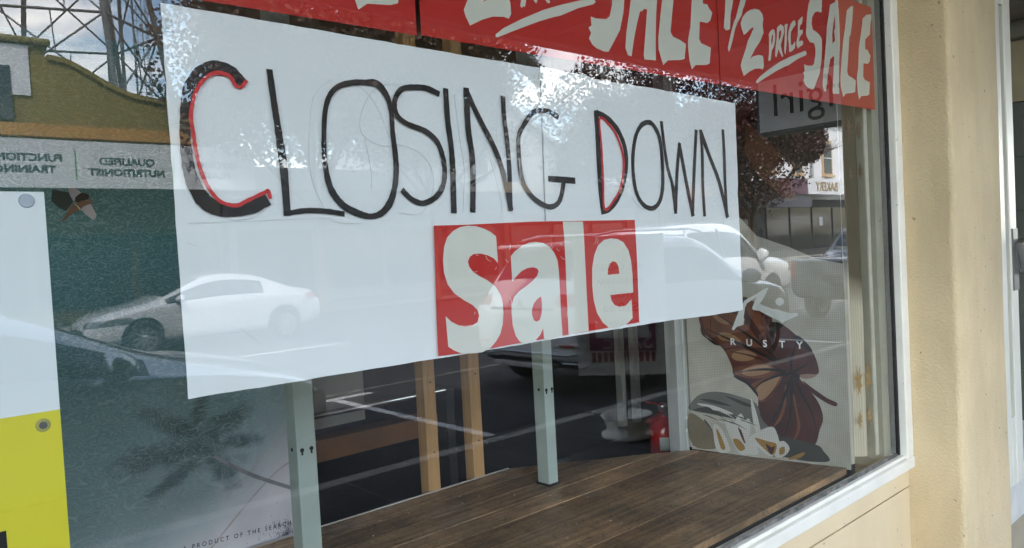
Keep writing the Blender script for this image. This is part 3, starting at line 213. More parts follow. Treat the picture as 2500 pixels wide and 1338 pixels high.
struct('road',sheet(-200,300,-20.0,-3.55,0.),M_asph)
fp=struct('footpath',box(B(),-60,90,-3.43,-.02,-.05,.12),M_path)
k=struct('kerb',box(B(),-60,90,-3.58,-3.43,-.05,.118,.02),M_kerb)
struct('gutter',box(B(),-60,90,-3.9,-3.58,-.05,.004),mat('gutter_concrete',(.2,.2,.19),.9,.25,3,.2,50))
struct('far_footpath',box(B(),-60,140,-24,-20,-.05,.12),mat('far_paving',(.28,.27,.25),.85,.2,2))
rn=random.Random(5)
for i in range(14):
    x=-2.4+i*.95+rn.uniform(-.08,.08)
    bx('saw_joint',mat('joint_pale',(.2,.2,.19),.9),fp,x,x+.014,-3.42,-2.35+rn.uniform(-.3,.2),.119,.124)
pv=B()
for i in range(16):
    x=rn.uniform(1.6,5.2); y=rn.uniform(-3.1,-1.7); r=rn.uniform(.03,.13); n=11
    pts=[(x+r*1.6*math.cos(a*2*math.pi/n)*rn.uniform(.5,1.2),y+r*.6*math.sin(a*2*math.pi/n)*rn.uniform(.5,1.2)) for a in range(n)]
    slab(pv,pts,[],lambda u,v,d:Vector((u,v,.125-d)),.003)
o=fin('patch_stain',pv,mat('stain_pale',(.22,.22,.21),.9),fp); o['kind']='stuff'
def mark(x0,x1,y0,y1,nm='bay_line'):
    return tag(bx(nm,M_line,None,x0,x1,y0,y1,.002,.007),kind='structure')
for x in(-2.3,4.12,10.7): mark(x-.05,x+.05,-6.65,-3.95)
for x in(-2.3,4.12,10.7): mark(x-.5,x+.5,-6.78,-6.68,'bay_end_mark')
for i in range(14): mark(-20+i*6,-17+i*6,-11.85,-11.72,'centre_dash')
sm=B(); rs=random.Random(2); px=[(-8+.12*i,-7.0+.08*noise.noise(Vector((i*.13,3,1)))) for i in range(220)]
for (a,b_),(c_,d_) in zip(px,px[1:]):
    h=.012+.03*rs.random(); box(sm,a,c_+.02,b_-h,b_+h,0,.004+.008*rs.random())
struct('rough_seam',sm,mat('loose_gravel',(.2,.2,.19),.95,.4,30,.4,60))
hl=B(); rs=random.Random(9); prev=None
xs=[-320+40*i for i in range(24)]
for i,x in enumerate(xs):
    z=26+16*noise.noise(Vector((i*.31,0,7)))
    t=[hl.verts.new((x,-420,-.5)),hl.verts.new((x,-470,z)),hl.verts.new((x,-560,z*.9)),hl.verts.new((x,-640,-.5))]
    if prev:
        for k2 in range(3): hl.faces.new((prev[k2],t[k2],t[k2+1],prev[k2+1]))
    prev=t
struct('hills',hl,mat('hill_scrub',(.05,.07,.04),.95,.3,.03))
# ---------------------------------------------------------------- our shop building
M_cream=mat('cream_paint',(.76,.62,.41),.62,.05,2.2,.08,30)
M_rend=mat('cream_render',(.70,.56,.35),.8,.08,2.5,.5,120)
M_white=mat('white_gloss_paint',(.88,.855,.79),.4,.05,8,.12,40)
stain(M_cream,.25,1.2); stain(M_rend,.5,1.1,(1,1,.35)); stain(M_white,.18,3,(1,1,1))
M_dark=mat('dark_interior',(.035,.033,.03),.8,.2,2)
M_black=mat('black_putty',(.012,.012,.013),.6,.4,30,.5,60)
bl=thing('shop_building','cream rendered shopfront building with footpath verandah and recessed doorway','building',(1,2,0))
bx('stall_riser',M_cream,bl,-3,2.69,-.012,.02,.12,.716)
bx('riser_rail',M_cream,bl,-3,2.69,-.015,.02,.722,.786,.003)
# rendered pillar with a rounded corner
pb=B(); pr=[(2.69,.1),(2.69,-.165)]+[(2.71-.02*math.cos(a),-.165-.02*math.sin(a)) for a in[R(15*i) for i in range(1,6)]]+[(2.71,-.185),(3.15,-.185),(3.17,-.165),(3.17,.1)]
zs=[.1+.06*i for i in range(60)]; rows=[]
for z in zs: rows.append([pb.verts.new((x+.003*noise.noise(Vector((x*9,y*9,z*3))),y+.004*noise.noise(Vector((x*7,y*9+4,z*3))),z)) for x,y in pr])
for q,s in zip(rows,rows[1:]):
    for i in range(len(pr)-1): pb.faces.new((q[i],q[i+1],s[i+1],s[i]))
bmesh.ops.recalc_face_normals(pb,faces=pb.faces)
fin('pillar',pb,M_rend,bl,smooth=True)
bx('upper_wall',M_cream,bl,-32,26,.06,.36,2.8,7.2)  # unseen upper wall, cap and roof added to cast shade on the street
bx('parapet_cap',M_white,bl,-32,26,-.02,.42,7.2,7.35)
bx('left_wall',M_cream,bl,-32,-3,0,.36,.05,2.8)  # run on out of view to close off skylight along the footpath
bx('side_wall',M_cream,bl,13.7,14,.36,9,.05,7.2)
bx('party_wall',M_dark,bl,2.9,3.05,.36,7,.05,3.0)
bx('party_wall',M_dark,bl,-3.3,-3.15,.36,7,.05,3.0)
bx('back_wall',M_dark,bl,-3.3,3.05,7,7.2,.05,3.0)
bx('shop_floor',mat('shop_carpet',(.02,.02,.02),.95,.2,20),bl,-3.15,2.9,.02,7,.05,.15)
bx('shop_ceiling',mat('shop_ceiling',(.16,.15,.13),.8),bl,-3.3,3.05,.36,7.2,3.0,3.1)
bx('roof',mat('roof_iron',(.3,.3,.3),.5),bl,-32,26,.4,9,6.9,7.0)
bx('window_head',M_white,bl,-3,2.69,-.01,.06,2.7,2.8)
# window bulkhead inside, above the display
bx('bulkhead',mat('taupe_lining',(.15,.125,.10),.7,.1,3),bl,-3.1,2.85,1.75,1.8,1.72,3.0)
# door alcove beyond the pillar
M_tile=mat('grey_tile',(.13,.14,.12),.35,.12,6)
bx('alcove_wall',M_dark,bl,5.05,5.25,-.1,2.2,.05,2.95)
for iy in range(6):
    for iz in range(7):
        y0=-.1+iy*.305; z0=.14+iz*.305
        bx('tile',M_tile,bl,5.035,5.05,y0+.0015,y0+.3035,z0+.0015,z0+.3035,.001)
bx('alcove_back',M_dark,bl,3.05,5.25,2.2,2.4,.05,2.95)
bx('alcove_frieze',mat('alcove_beige',(.42,.36,.24),.7),bl,5.03,5.05,-.1,2.2,2.28,2.62)
bx('alcove_cornice',mat('alcove_grey',(.2,.19,.16),.6),bl,4.96,5.05,-.1,2.2,2.62,2.72,.01)
bx('alcove_ceiling',mat('alcove_ceiling',(.35,.3,.22),.7),bl,3.17,5.25,-.1,2.2,2.72,2.8)
bx('alcove_floor',mat('worn_concrete',(.2,.18,.15),.85,.2,5,.2,40),bl,3.05,9,-.02,2.2,.05,.125)
bx('next_wall',M_cream,bl,5.25,26,-.1,.36,.05,2.8)
df=thing('door_frame','white painted timber door frame with grey lever handle beside cream pillar','door frame',(3.4,-.1,.12))
M_wood_w=mat('white_door_paint',(.68,.67,.6),.35,.07,6,.08,30,stretch=(6,6,1))
bx('jamb',M_wood_w,df,3.46,3.545,-.13,-.02,.56,2.75,.004)
bx('stop_bead',M_wood_w,df,3.172,3.42,-.125,-.03,.56,2.75)
bx('slot',mat('brown_slot',(.09,.07,.05),.8,.3,20),df,3.42,3.46,-.11,-.03,.56,2.75)
bx('slot_cap',M_wood_w,df,3.42,3.46,-.127,-.03,2.45,2.75)
bx('slot_foot',M_wood_w,df,3.42,3.46,-.127,-.03,.56,.83)
bx('threshold',mat('pale_marble',(.6,.6,.58),.4,.12,9),df,3.172,4.6,-.07,.3,.34,.56,.006)
bx('plinth',mat('plinth_render',(.3,.26,.19),.8),df,3.172,4.6,-.05,.3,.11,.34)
hd=bx('handle_plate',mat('grey_steel',(.2,.2,.2),.4,.1,20,metal=.7),df,3.475,3.535,-.136,-.13,1.33,1.575)
hb=B(); slab(hb,[(3.50,1.515),(3.575,1.535),(3.60,1.53),(3.612,1.405),(3.60,1.39),(3.555,1.40)],[[(3.52,1.512),(3.578,1.523),(3.59,1.41),(3.562,1.412)]],lambda u,v,d:Vector((u,-.165+d,v)),.03)
fin('lever',hb,mat('satin_steel',(.55,.55,.56),.28,.06,20,metal=.9),hd)
box(hb:=B(),3.515,3.535,-.14,-.136,1.41,1.51); fin('spindle',hb,MATS['grey_steel'],hd)
# verandah over the footpath, lengthened out of view to dim the pillar's return face
ve=thing('footpath_verandah','white lined verandah over the footpath with steel fascia and slim posts','verandah',(1,-1.7,.12))
M_sof=mat('soffit_paint',(.13,.12,.105),.7,.1,3)
bx('deck',mat('verandah_iron',(.4,.4,.4),.5),ve,-32,26,-3.45,.06,3.42,3.5)
for i in range(27):
    x=-9+i*.9; bx('soffit_panel',M_sof,ve,x+.006,x+.894,-3.36,-.02,3.395,3.418)
for i in range(27):
    x=-9+i*.9; bx('joist',mat('joist_paint',(.16,.15,.14),.7),ve,x-.03,x+.03,-3.36,-.02,3.33,3.395)
for y in(-2.4,-1.2): bx('purlin',MATS['joist_paint'],ve,-9,15,y-.03,y+.03,3.26,3.33)
bx('fascia',mat('fascia_paint',(.3,.3,.3),.5),ve,-32,26,-3.49,-3.45,3.27,3.56)
bx('edge_beam',MATS['joist_paint'],ve,-32,26,-3.44,-3.36,3.28,3.42)
for x in(-22,-15,-7.5,-2.6):
    b=B(); tube(b,[(x,-3.3,.1),(x,-3.3,3.3)],.038,12); fin('post',b,mat('post_paint',(.45,.45,.42),.5),ve,smooth=True)
# ---------------------------------------------------------------- shop window
wn=thing('shop_window','large white timber framed plate glass shop window with weathered putty','window',(0,0,.8))
bx('sill',M_white,wn,-3,2.69,-.035,.03,.789,.826,.004)
bx('sill_bead',M_white,wn,-3,2.64,-.022,.02,.826,.838,.003)
bx('jamb',M_white,wn,2.638,2.69,-.032,.02,.826,2.72,.004)
pt=B(); n=150
M_putty=mat('grey_putty',(.22,.21,.2),.8,.35,40,.6,70,rgb2=(.03,.03,.03))
rr=random.Random(3); rows=[]
for i in range(n+1):
    x=-3+5.62*i/n; h=.845+.006*rr.random(); d=-.012+.005*rr.random()
    rows.append([pt.verts.new(p) for p in((x,d,.836),(x,-.004,h),(x,-.0035,.836))])
for q,s in zip(rows,rows[1:]):
    for k2 in range(3): pt.faces.new((q[k2],q[(k2+1)%3],s[(k2+1)%3],s[k2]))
bmesh.ops.recalc_face_normals(pt,faces=pt.faces); fin('putty',pt,M_putty,wn)
bx('gasket',M_black,wn,2.628,2.638,-.008,.018,.838,2.72)
bx('inner_jamb',mat('grey_green_paint',(.30,.32,.28),.6,.12,12),wn,2.578,2.69,.0205,.12,.80,2.72)
bx('head',M_white,wn,-3,2.69,-.03,.03,2.66,2.7)
# glass: thin pane with real fresnel reflection
def glass():
    m=bpy.data.materials.new('plate_glass'); m.use_nodes=True; t=m.node_tree; n=t.nodes; l=t.links.new; n.clear()
    o=n.new('ShaderNodeOutputMaterial'); mx=n.new('ShaderNodeMixShader'); tr=n.new('ShaderNodeBsdfTransparent'); gl=n.new('ShaderNodeBsdfGlossy')
    gl.inputs['Roughness'].default_value=0; tr.inputs[0].default_value=(.95,.97,.96,1)
    g=n.new('ShaderNodeNewGeometry'); dp=n.new('ShaderNodeVectorMath'); dp.operation='DOT_PRODUCT'; l(g.outputs['Incoming'],dp.inputs[0]); l(g.outputs['Normal'],dp.inputs[1])
    def mt(op,a,b=None):
        k=n.new('ShaderNodeMath'); k.operation=op
        for i,v in enumerate((a,b)):
            if v is None: continue
            if isinstance(v,(int,float)): k.inputs[i].default_value=v
            else: l(v,k.inputs[i])
        return k.outputs[0]
    c=mt('ABSOLUTE',dp.outputs['Value']); p=mt('POWER',mt('SUBTRACT',1,c),5); f=mt('ADD',mt('MULTIPLY',p,.957),.043)
    r=mt('DIVIDE',mt('MULTIPLY',f,2),mt('ADD',f,1)); l(r,mx.inputs[0]); l(tr.outputs[0],mx.inputs[1]); l(gl.outputs[0],mx.inputs[2]); l(mx.outputs[0],o.inputs[0])
    # very slight waviness
    tc=n.new('ShaderNodeTexCoord'); ns=n.new('ShaderNodeTexNoise'); ns.inputs['Scale'].default_value=.9; ns.inputs['Detail'].default_value=0; l(tc.outputs['Object'],ns.inputs['Vector'])
    bp=n.new('ShaderNodeBump'); bp.inputs['Strength'].default_value=.006; bp.inputs['Distance'].default_value=.004; l(ns.outputs[0],bp.inputs['Height']); l(bp.outputs[0],gl.inputs['Normal'])
    return m
clear=bpy.data.materials.new('glass_back_face'); clear.use_nodes=True; clear.node_tree.nodes.clear()
_o=clear.node_tree.nodes.new('ShaderNodeOutputMaterial'); _t=clear.node_tree.nodes.new('ShaderNodeBsdfTransparent'); clear.node_tree.links.new(_t.outputs[0],_o.inputs[0])
gp=bx('pane',None,wn,-2.99,2.626,-.003,.003,.845,2.665)
gp.data.materials.append(glass()); gp.data.materials.append(clear)
for p in gp.data.polygons: p.material_index=0 if p.normal.y<-.9 else 1
# ---------------------------------------------------------------- display platform
M_plank=[]
def plankmat(i,base):
    m=mat('varnished_plank_%d'%i,base,.42,.3,3,.12,60,spec=.4,rgb2=tuple(x*.42 for x in base),stretch=(1.2,22,8)); 
    t,n,l=tree_of(m); b=n['Principled BSDF']; src=n['Color Ramp'].outputs[0]
    v=n.new('ShaderNodeTexVoronoi'); v.feature='DISTANCE_TO_EDGE'; v.inputs['Scale'].default_value=26; tc=n.new('ShaderNodeTexCoord')
    ns=n.new('ShaderNodeTexNoise'); ns.inputs['Scale'].default_value=11; mxv=n.new('ShaderNodeMix'); mxv.data_type='VECTOR'; mxv.inputs['Factor'].default_value=.16
    l(tc.outputs['Object'],ns.inputs['Vector']); l(tc.outputs['Object'],mxv.inputs['A']); l(ns.outputs['Color'],mxv.inputs['B']); l(mxv.outputs['Result'],v.inputs['Vector'])
    cr=n.new('ShaderNodeValToRGB'); cr.color_ramp.elements[0].position=.0; cr.color_ramp.elements[0].color=(.4,.4,.4,1); cr.color_ramp.elements[1].position=.05; cr.color_ramp.elements[1].color=(1,1,1,1)
    l(v.outputs['Distance'],cr.inputs[0])
    pn=n.new('ShaderNodeTexNoise'); pn.inputs['Scale'].default_value=4.5; pn.inputs['Detail'].default_value=7; pn.inputs['Roughness'].default_value=.7; l(tc.outputs['Object'],pn.inputs['Vector'])
    pr=n.new('ShaderNodeValToRGB'); pr.color_ramp.elements[0].position=.36; pr.color_ramp.elements[0].color=(.42,.42,.45,1); pr.color_ramp.elements[1].position=.62; pr.color_ramp.elements[1].color=(1.25,1.12,.98,1); l(pn.outputs['Fac'],pr.inputs[0])
    pm=n.new('ShaderNodeMix'); pm.data_type='RGBA'; pm.blend_type='MULTIPLY'; pm.inputs['Factor'].default_value=.85; l(src,pm.inputs['A']); l(pr.outputs[0],pm.inputs['B']); src=pm.outputs['Result']
    mu=n.new('ShaderNodeMix'); mu.data_type='RGBA'; mu.blend_type='MULTIPLY'; mu.inputs['Factor'].default_value=.75; l(src,mu.inputs['A']); l(cr.outputs[0],mu.inputs['B']); l(mu.outputs['Result'],b.inputs['Base Color'])
    return m
for i,bc in enumerate(((.53,.355,.21),(.45,.295,.175),(.60,.40,.24))): M_plank.append(plankmat(i,bc))
pf=thing('display_platform','worn varnished timber board platform inside the shop window','platform',(0,.4,.15))
def backedge(y): # right-hand end of a board whose depth is y
    if y<=.525: return 2.333-(y-.018)*.226-.006
    return 1.68+(.862-y)/.337*.54
yb=.03; i=0; rp2=random.Random(4)
while yb<.86:
    y1=min(.876,yb+.094); y1=.876 if .876-y1<.03 else y1
    a0,a1=yb+.0012,y1-.0012
    if y1<=.525 or yb>=.862: pts=[(-2.9,a0),(backedge(min(a0,.862)),a0),(backedge(min(a1,.862)),a1),(-2.9,a1)]
    elif yb<.525: pts=[(-2.9,a0),(backedge(a0),a0),(backedge(.525),.525),(backedge(a1),a1),(-2.9,a1)]
    else: pts=[(-2.9,a0),(backedge(a0),a0),(backedge(min(a1,.862)),min(a1,.862)),(1.66,a1),(-2.9,a1)]
    zt=.860+rp2.uniform(-.0012,.0012); b=B()
    slab(b,pts,[],lambda u,v,d,zt=zt:Vector((u,v,zt-d)),.02); fin('plank',b,M_plank[i%3],pf); yb=y1; i+=1
b=B(); slab(b,[(-2.9,.03),(2.31,.03),(2.2,.51),(1.64,.84),(-2.9,.85)],[],lambda u,v,d:Vector((u,v,.838-d)),.69); fin('carcass',b,M_dark,pf)
db=B(); rd=random.Random(17)
for i in range(60):
    x=rd.uniform(.7,2.2); y=rd.uniform(.06,.8); r=rd.uniform(.0006,.0015)
    if x>backedge(min(y,.86))-.02: continue
    a=rd.uniform(0,3); box(db,-r*rd.uniform(1,3),r,-r,r,0,r*.8,0,Matrix.Translation((x,y,.861))@Matrix.Rotation(a,4,'Z'))
o=fin('dust_specks',db,mat('dust_pale',(.7,.68,.62),.8),pf); o['kind']='stuff'
bx('edge_strip',mat('pale_edging',(.5,.47,.42),.6),pf,-2.9,1.655,.8765,.881,.846,.8625)
# ---------------------------------------------------------------- paper signs on the inside of the glass
def papermat(name,rgb,rough=.45,wr=.25,creases=True):
    m=mat(name,rgb,rough,.03,2.5,wr,7,spec=.35); return m
M_paper=papermat('white_card',(.83,.85,.88),.5,.5)
M_ink=mat('black_marker',(.012,.012,.014),.45,.5,25,spec=.4)
M_inkr=mat('red_marker',(.62,.03,.035),.5,.15,25)
M_pen=mat('pencil_grey',(.66,.68,.70),.7)
M_red=papermat('red_print',(.55,.018,.013),.35,.12)
M_redb=papermat('banner_red_print',(.50,.024,.018),.5,.10)
M_off=papermat('off_white_print',(.68,.665,.585),.5,.08)
M_off2=papermat('sticker_off_white',(.70,.69,.63),.45,.1)
def FY(y): return lambda u,v,d:Vector((u,y+d,v))
cs=thing('closing_down_sign','hand lettered white card sign reading CLOSING DOWN taped inside the glass','sign',(1.03,.01,1.42))
def warped(name,outline,y,m,parent,amp):
    # sheet with a gentle ripple: gridded by clipping rows of the outline
    b=B(); xs=[p[0] for p in outline]; zs=[p[1] for p in outline]
    rr=random.Random(len(outline)); o2=[]
    for p,q in zip(outline,outline[1:]+outline[:1]):
        n_=max(1,int(math.hypot(q[0]-p[0],q[1]-p[1])/.02))
        for i in range(n_):
            t_=i/n_; o2.append((p[0]+(q[0]-p[0])*t_+rr.uniform(-1,1)*.0006,p[1]+(q[1]-p[1])*t_+rr.uniform(-1,1)*.0006))
    slab(b,o2,[],FY(y),.0012); return fin(name,b,m,parent)
s1=warped('card_sheet',D['SH1'],.0105,M_paper,cs,0)
s2=warped('card_sheet',D['SH2'],.0085,M_paper,cs,0)
for gi,strokes in enumerate(D['CLOSE']):
    b=B()
    for si,(pts,cl) in enumerate(strokes): ribbon(b,pts,cl,FY(.0068+.0001*si),.0005,.07,gi*7+si)
    fin('letter',b,M_ink,cs)
for gi,strokes in enumerate(D['REDS']):
    b=B()
    for pts,cl in strokes: ribbon(b,pts,cl,FY(.0062),.0004,.12,gi+50)
    fin('red_outline',b,M_inkr,cs)
for i,(pts,cl) in enumerate(D['PENCIL']): b=B(); ribbon(b,pts,cl,FY(.0078),.0004,.1,i); fin('pencil_line',b,M_pen,cs)
b=B(); ribbon(b,[(1.0441,1.9500,.0005),(1.0408,1.80,.0007),(1.0382,1.70,.0005),(1.0360,1.603,.0007)],False,FY(.0079),.0004,.3,3); fin('seam_shade',b,mat('edge_shadow',(.12,.12,.13),.8),cs)  # dark ribbon painted as the shade along the overlapping sheet
M_tape=mat('clear_tape',(.6,.62,.62),.2,.05,20)
for (x,z,wd,ht) in((1.04,1.925,.02,.014),(.345,1.915,.012,.018)):
    bx('tape',M_tape,cs,x,x+wd,.0069,.0072,z,z+ht)
st=thing('sale_sticker','red printed sheet with rounded cream letters reading Sale on the white card','sign',(1.1,.007,1.41))
b=B(); slab(b,D['STICK'],[],FY(.0052),.0006); fin('red_sheet',b,M_red,st)
for o_,h_ in D['SALE']:
    b=B(); slab(b,o_,h_,FY(.0047),.0004); fin('letter',b,M_off2,st)
sc=B(); rs=random.Random(12)
for i in range(46):
    x=rs.uniform(.81,1.28); z=rs.choice([rs.uniform(1.58,1.605),rs.uniform(1.43,1.6)]); a=rs.uniform(-1.2,1.6); l_=rs.uniform(.004,.02)
    ribbon(sc,[(x,z,.0003),(x+.5*l_*math.cos(a),z+.5*l_*math.sin(a),.00045),(x+l_*math.cos(a+.3),z+l_*math.sin(a+.3),.0002)],False,FY(.0044),.0002)
o=fin('scratches',sc,mat('scratch_white',(.75,.6,.58),.5),st); o['kind']='stuff'
# half price banners: same print three times
ofs=.906; labs=['red banner strip ending short of the bare gap above the black letter L','red half price sale banner with a fold, between bare gap and next banner','red half price sale banner reaching the right window jamb']
for i in range(3):
    dx=-(2-i)*ofs; dy=.0125-.0022*i; ex=-.008 if i==0 else 0
    bt=thing('sale_banner',labs[i],'banner',(2.12+dx,.012,1.98))
    x0,x1=1.668+dx+.006,2.580+dx+ex
    pts=[(x0,1.972+.0105*(dx+ofs)/ofs),(x0+.3,1.9745+.011*(dx+ofs)/ofs),(x1,1.982+.011*(dx+ofs)/ofs),(x1,2.327),(x0,2.318)]
    b=B(); slab(b,pts,[],FY(dy),.0008); fin('strip',b,M_redb,bt)
    for o_,h_ in D['BAN']:
        if i==0 and max(p[0] for p in o_)+dx<-.5: continue
        b=B(); slab(b,[(p[0]+dx,min(p[1]+.0105*(dx)/ofs,2.316)) for p in o_],[[(p[0]+dx,p[1]+.0105*dx/ofs) for p in h] for h in h_],FY(dy-.0005),.0004); fin('letter',b,M_off,bt)
    if i==1: bx('fold_line',mat('fold_shadow',(.35,.02,.016),.6),bt,1.225,1.2275,dy-.0003,dy+.0002,1.975,2.3)
# yellow and white corflute sign
ys=thing('corflute_sign','yellow and white corflute panel fixed inside the glass over the ocean poster','sign',(.1,.01,1.2))
bx('white_panel',mat('corflute_white',(.78,.82,.86),.4,.03,3),ys,-.35,.195,.0135,.0175,1.434,1.70)
bx('yellow_panel',mat('corflute_yellow',(.70,.62,.035),.45,.05,4),ys,-.35,.195,.0135,.0175,.98,1.434)
bx('black_print',M_ink,ys,-.3,.131,.0128,.0134,1.05,1.302)
for z,mm,r in((1.689,mat('cup_grey',(.42,.48,.58),.3,.1,40),.0085),(1.418,mat('eyelet_dark',(.1,.1,.1),.4),.0045)):
    b=B(); lathe(b,[(.0,0),(r*.9,0),(r,.0012),(r*.9,.003),(0,.003)],20,frame((.176,.0132,z),(1,0,0),(0,0,1))@Matrix.Translation((0,0,-.0005))); fin('suction_cup',b,mm,ys)
b=B(); lathe(b,[(.0075,0),(.0082,.0006),(.0075,.001)],24,frame((.176,.0132,1.418),(1,0,0),(0,0,1))); fin('cup_ring',b,mat('ring_grey',(.35,.32,.1),.5),ys)
# ---------------------------------------------------------------- ocean poster
po=thing('ocean_poster','large printed poster of clear shallow sea and pale sand standing behind the platform','poster',(.35,.9,.84))
def seamat():
    m=bpy.data.materials.new('sea_print'); m.use_nodes=True; t=m.node_tree; n=t.nodes; l=t.links.new; b=n['Principled BSDF']; b.inputs['Roughness'].default_value=.45
    g=n.new('ShaderNodeNewGeometry'); P=g.outputs['Position']; sp=n.new('ShaderNodeSeparateXYZ'); l(P,sp.inputs[0]); X,Z=sp.outputs[0],sp.outputs[2]
    def mt(op,a,bb=None,c=None,clamp=False):
        k=n.new('ShaderNodeMath'); k.operation=op; k.use_clamp=clamp
        for i,v in enumerate((a,bb,c)):
            if v is None: continue
            if isinstance(v,(int,float)): k.inputs[i].default_value=v
            else: l(v,k.inputs[i])
        return k.outputs[0]
    def ns(sc,det=2,rot=0.,st=(1,1,1),dist=0.):
        mp=n.new('ShaderNodeMapping'); mp.inputs['Rotation'].default_value=(0,R(rot),0); mp.inputs['Scale'].default_value=st; l(P,mp.inputs[0])
        k=n.new('ShaderNodeTexNoise'); k.inputs['Scale'].default_value=sc; k.inputs['Detail'].default_value=det; k.inputs['Distortion'].default_value=dist; l(mp.outputs[0],k.inputs['Vector']); return k.outputs['Fac']
    def mix(f,a,bb):
        k=n.new('ShaderNodeMix'); k.data_type='RGBA'; l(f,k.inputs['Factor'])
        for nm,v in(('A',a),('B',bb)):
            if isinstance(v,tuple): k.inputs[nm].default_value=(*v,1)
            else: l(v,k.inputs[nm])
        return k.outputs['Result']
    def lines(f,m_,w_): return mt('SUBTRACT',1,mt('MULTIPLY',mt('ABSOLUTE',mt('SINE',mt('MULTIPLY',f,m_))),w_),clamp=True)
    big=lines(ns(9,2,35,(1,1,2.4),.5),52,2.2); fine=lines(ns(22,2,-25,(1,1,1.8),.4),34,1.8); tiny=ns(140,3,30,(1,1,2.4))
    vary=ns(4,2); big=mt('MULTIPLY',big,mt('MULTIPLY',vary,.95)); fine=mt('MULTIPLY',fine,mt('MULTIPLY',mt('SUBTRACT',1,vary),.8))
    q=mt('SUBTRACT',mt('MULTIPLY',X,.55),Z); q=mt('ADD',q,mt('MULTIPLY',mt('SUBTRACT',ns(5,6),.5),.16)); q=mt('ADD',mt('MULTIPLY',q,.62),1.22)
    cr=n.new('ShaderNodeValToRGB'); e=cr.color_ramp.elements; e[0].position=0; e[0].color=(.04,.135,.14,1); e[1].position=1; e[1].color=(.74,.7,.75,1)
    for p_,cc in((.30,(.05,.16,.17)),(.52,(.085,.21,.235)),(.66,(.16,.27,.30)),(.80,(.27,.34,.37)),(.9,(.60,.56,.60))): x=e.new(p_); x.color=(*cc,1)
    l(q,cr.inputs[0])
    patch=mt('MULTIPLY',mt('SUBTRACT',ns(3.2,3),.45,clamp=True),3.0,clamp=True)
    col=mix(mt('MULTIPLY',patch,.5),cr.outputs[0],(.05,.085,.075))
    # printed palm shade: soft drooping fronds broken up by the ripples
    pal=None; brk=mt('MULTIPLY',mt('SUBTRACT',ns(20,4,20,(1,1,2.)),.5),1.5)
    for cx_,cz_,an,ln,wd in((.56,1.145,4,.12,.034),(.60,1.21,-32,.11,.028),(.72,1.19,28,.085,.032),(.70,1.085,-55,.075,.026),(.60,1.085,30,.10,.024),(.665,1.15,0,.07,.045),(.66,1.235,70,.06,.022),(.755,1.14,-8,.07,.02)):
        ca_,sa_=math.cos(R(an)),math.sin(R(an)); dx=mt('SUBTRACT',X,cx_); dz=mt('SUBTRACT',Z,cz_)
        u_=mt('DIVIDE',mt('ADD',mt('MULTIPLY',dx,ca_),mt('MULTIPLY',dz,sa_)),ln); v_=mt('DIVIDE',mt('SUBTRACT',mt('MULTIPLY',dz,ca_),mt('MULTIPLY',dx,sa_)),wd)
        e_=mt('SUBTRACT',1.15,mt('ADD',mt('SQRT',mt('ADD',mt('MULTIPLY',u_,u_),mt('MULTIPLY',v_,v_))),brk)); pal=e_ if pal is None else mt('MAXIMUM',pal,e_)
    pal=mt('MULTIPLY',pal,1.5,clamp=True)
    col=mix(mt('MULTIPLY',pal,.72),col,(.03,.06,.07))
    fade=mt('SUBTRACT',1,mt('MULTIPLY',mt('SUBTRACT',q,.70),4.5),clamp=True); fade=mt('MINIMUM',fade,1)
    ca=mt('MULTIPLY',mt('MAXIMUM',big,fine),fade,clamp=True)
    col=mix(mt('MULTIPLY',ca,.62),col,(.5,.63,.62))
    gr_=mt('MULTIPLY',mt('SUBTRACT',tiny,.5),mt('MULTIPLY',fade,.9)); col=mix(mt('MULTIPLY',gr_,1.0,clamp=True),col,(.35,.42,.42))
    l(col,b.inputs['Base Color']); return m
bx('print',seamat(),po,-.3,.905,.9,.906,.842,2.14)
bx('backing',M_dark,po,-.3,.905,.9065,.925,.842,2.14)
def soft(name,rgb): return mat(name,rgb,.5,.25,14)
FP=FY(.8992)
b=B(); ribbon(b,[(.69,1.115,.004),(.74,1.075,.005),(.79,1.04,.005),(.85,1.005,.005),(.904,.975,.005)],False,FY(.8983),.0003); fin('palm_trunk_print',b,soft('trunk_print',(.20,.20,.22)),po)
b=B(); ribbon(b,[(.64,.86,.002),(.74,.95,.0025),(.84,1.03,.002),(.905,1.06,.0025)],False,FY(.8985),.0003); ribbon(b,[(.70,.99,.0012),(.8,1.07,.0012),(.9,1.15,.0015)],False,FY(.8985),.0003); fin('sand_track_print',b,soft('track_print',(.42,.36,.35)),po)
gr=B(); rs=random.Random(8)
for i in range(260):
    a=rs.uniform(0,math.pi); r=abs(rs.gauss(0,.03)); x=.868+r*math.cos(a)*1.25; z=.858+r*math.sin(a); ln=rs.uniform(.004,.011); aa=rs.uniform(.3,2.8)
    if x>.903: continue
    slab(gr,[(x,z),(x+.0012,z),(x+ln*math.cos(aa),z+ln*math.sin(aa))],[],lambda u,v,d:Vector((u,.8984+d,v)),.0003)
o=fin('grass_print',gr,soft('grass_print',(.2,.18,.23)),po); o['kind']='stuff'
fin('caption',text_mesh('A PRODUCT OF THE SEARCH',.0165,frame((.598,.8982,.898),(1,0,-.05),(.05,0,1)),.0002,spacing=1.62,sx=.86),M_ink,po)
def prn(name,pts,m,y): 
    b=B(); slab(b,[(p[0],p[1]) for p in pts],[],FY(y),.0003); return fin(name,b,m,po)
def sp_(x,y): # small helper: photo-zoom proportions of the printed surfer, in metres on the poster
    return (.352+.0000715*x,1.8105-.000085*y)
prn('surfer_shade_print',[sp_(*p) for p in((300,250),(740,330),(860,580),(640,830),(420,720),(250,560))],soft('shade_print',(.015,.03,.035)),.8989)
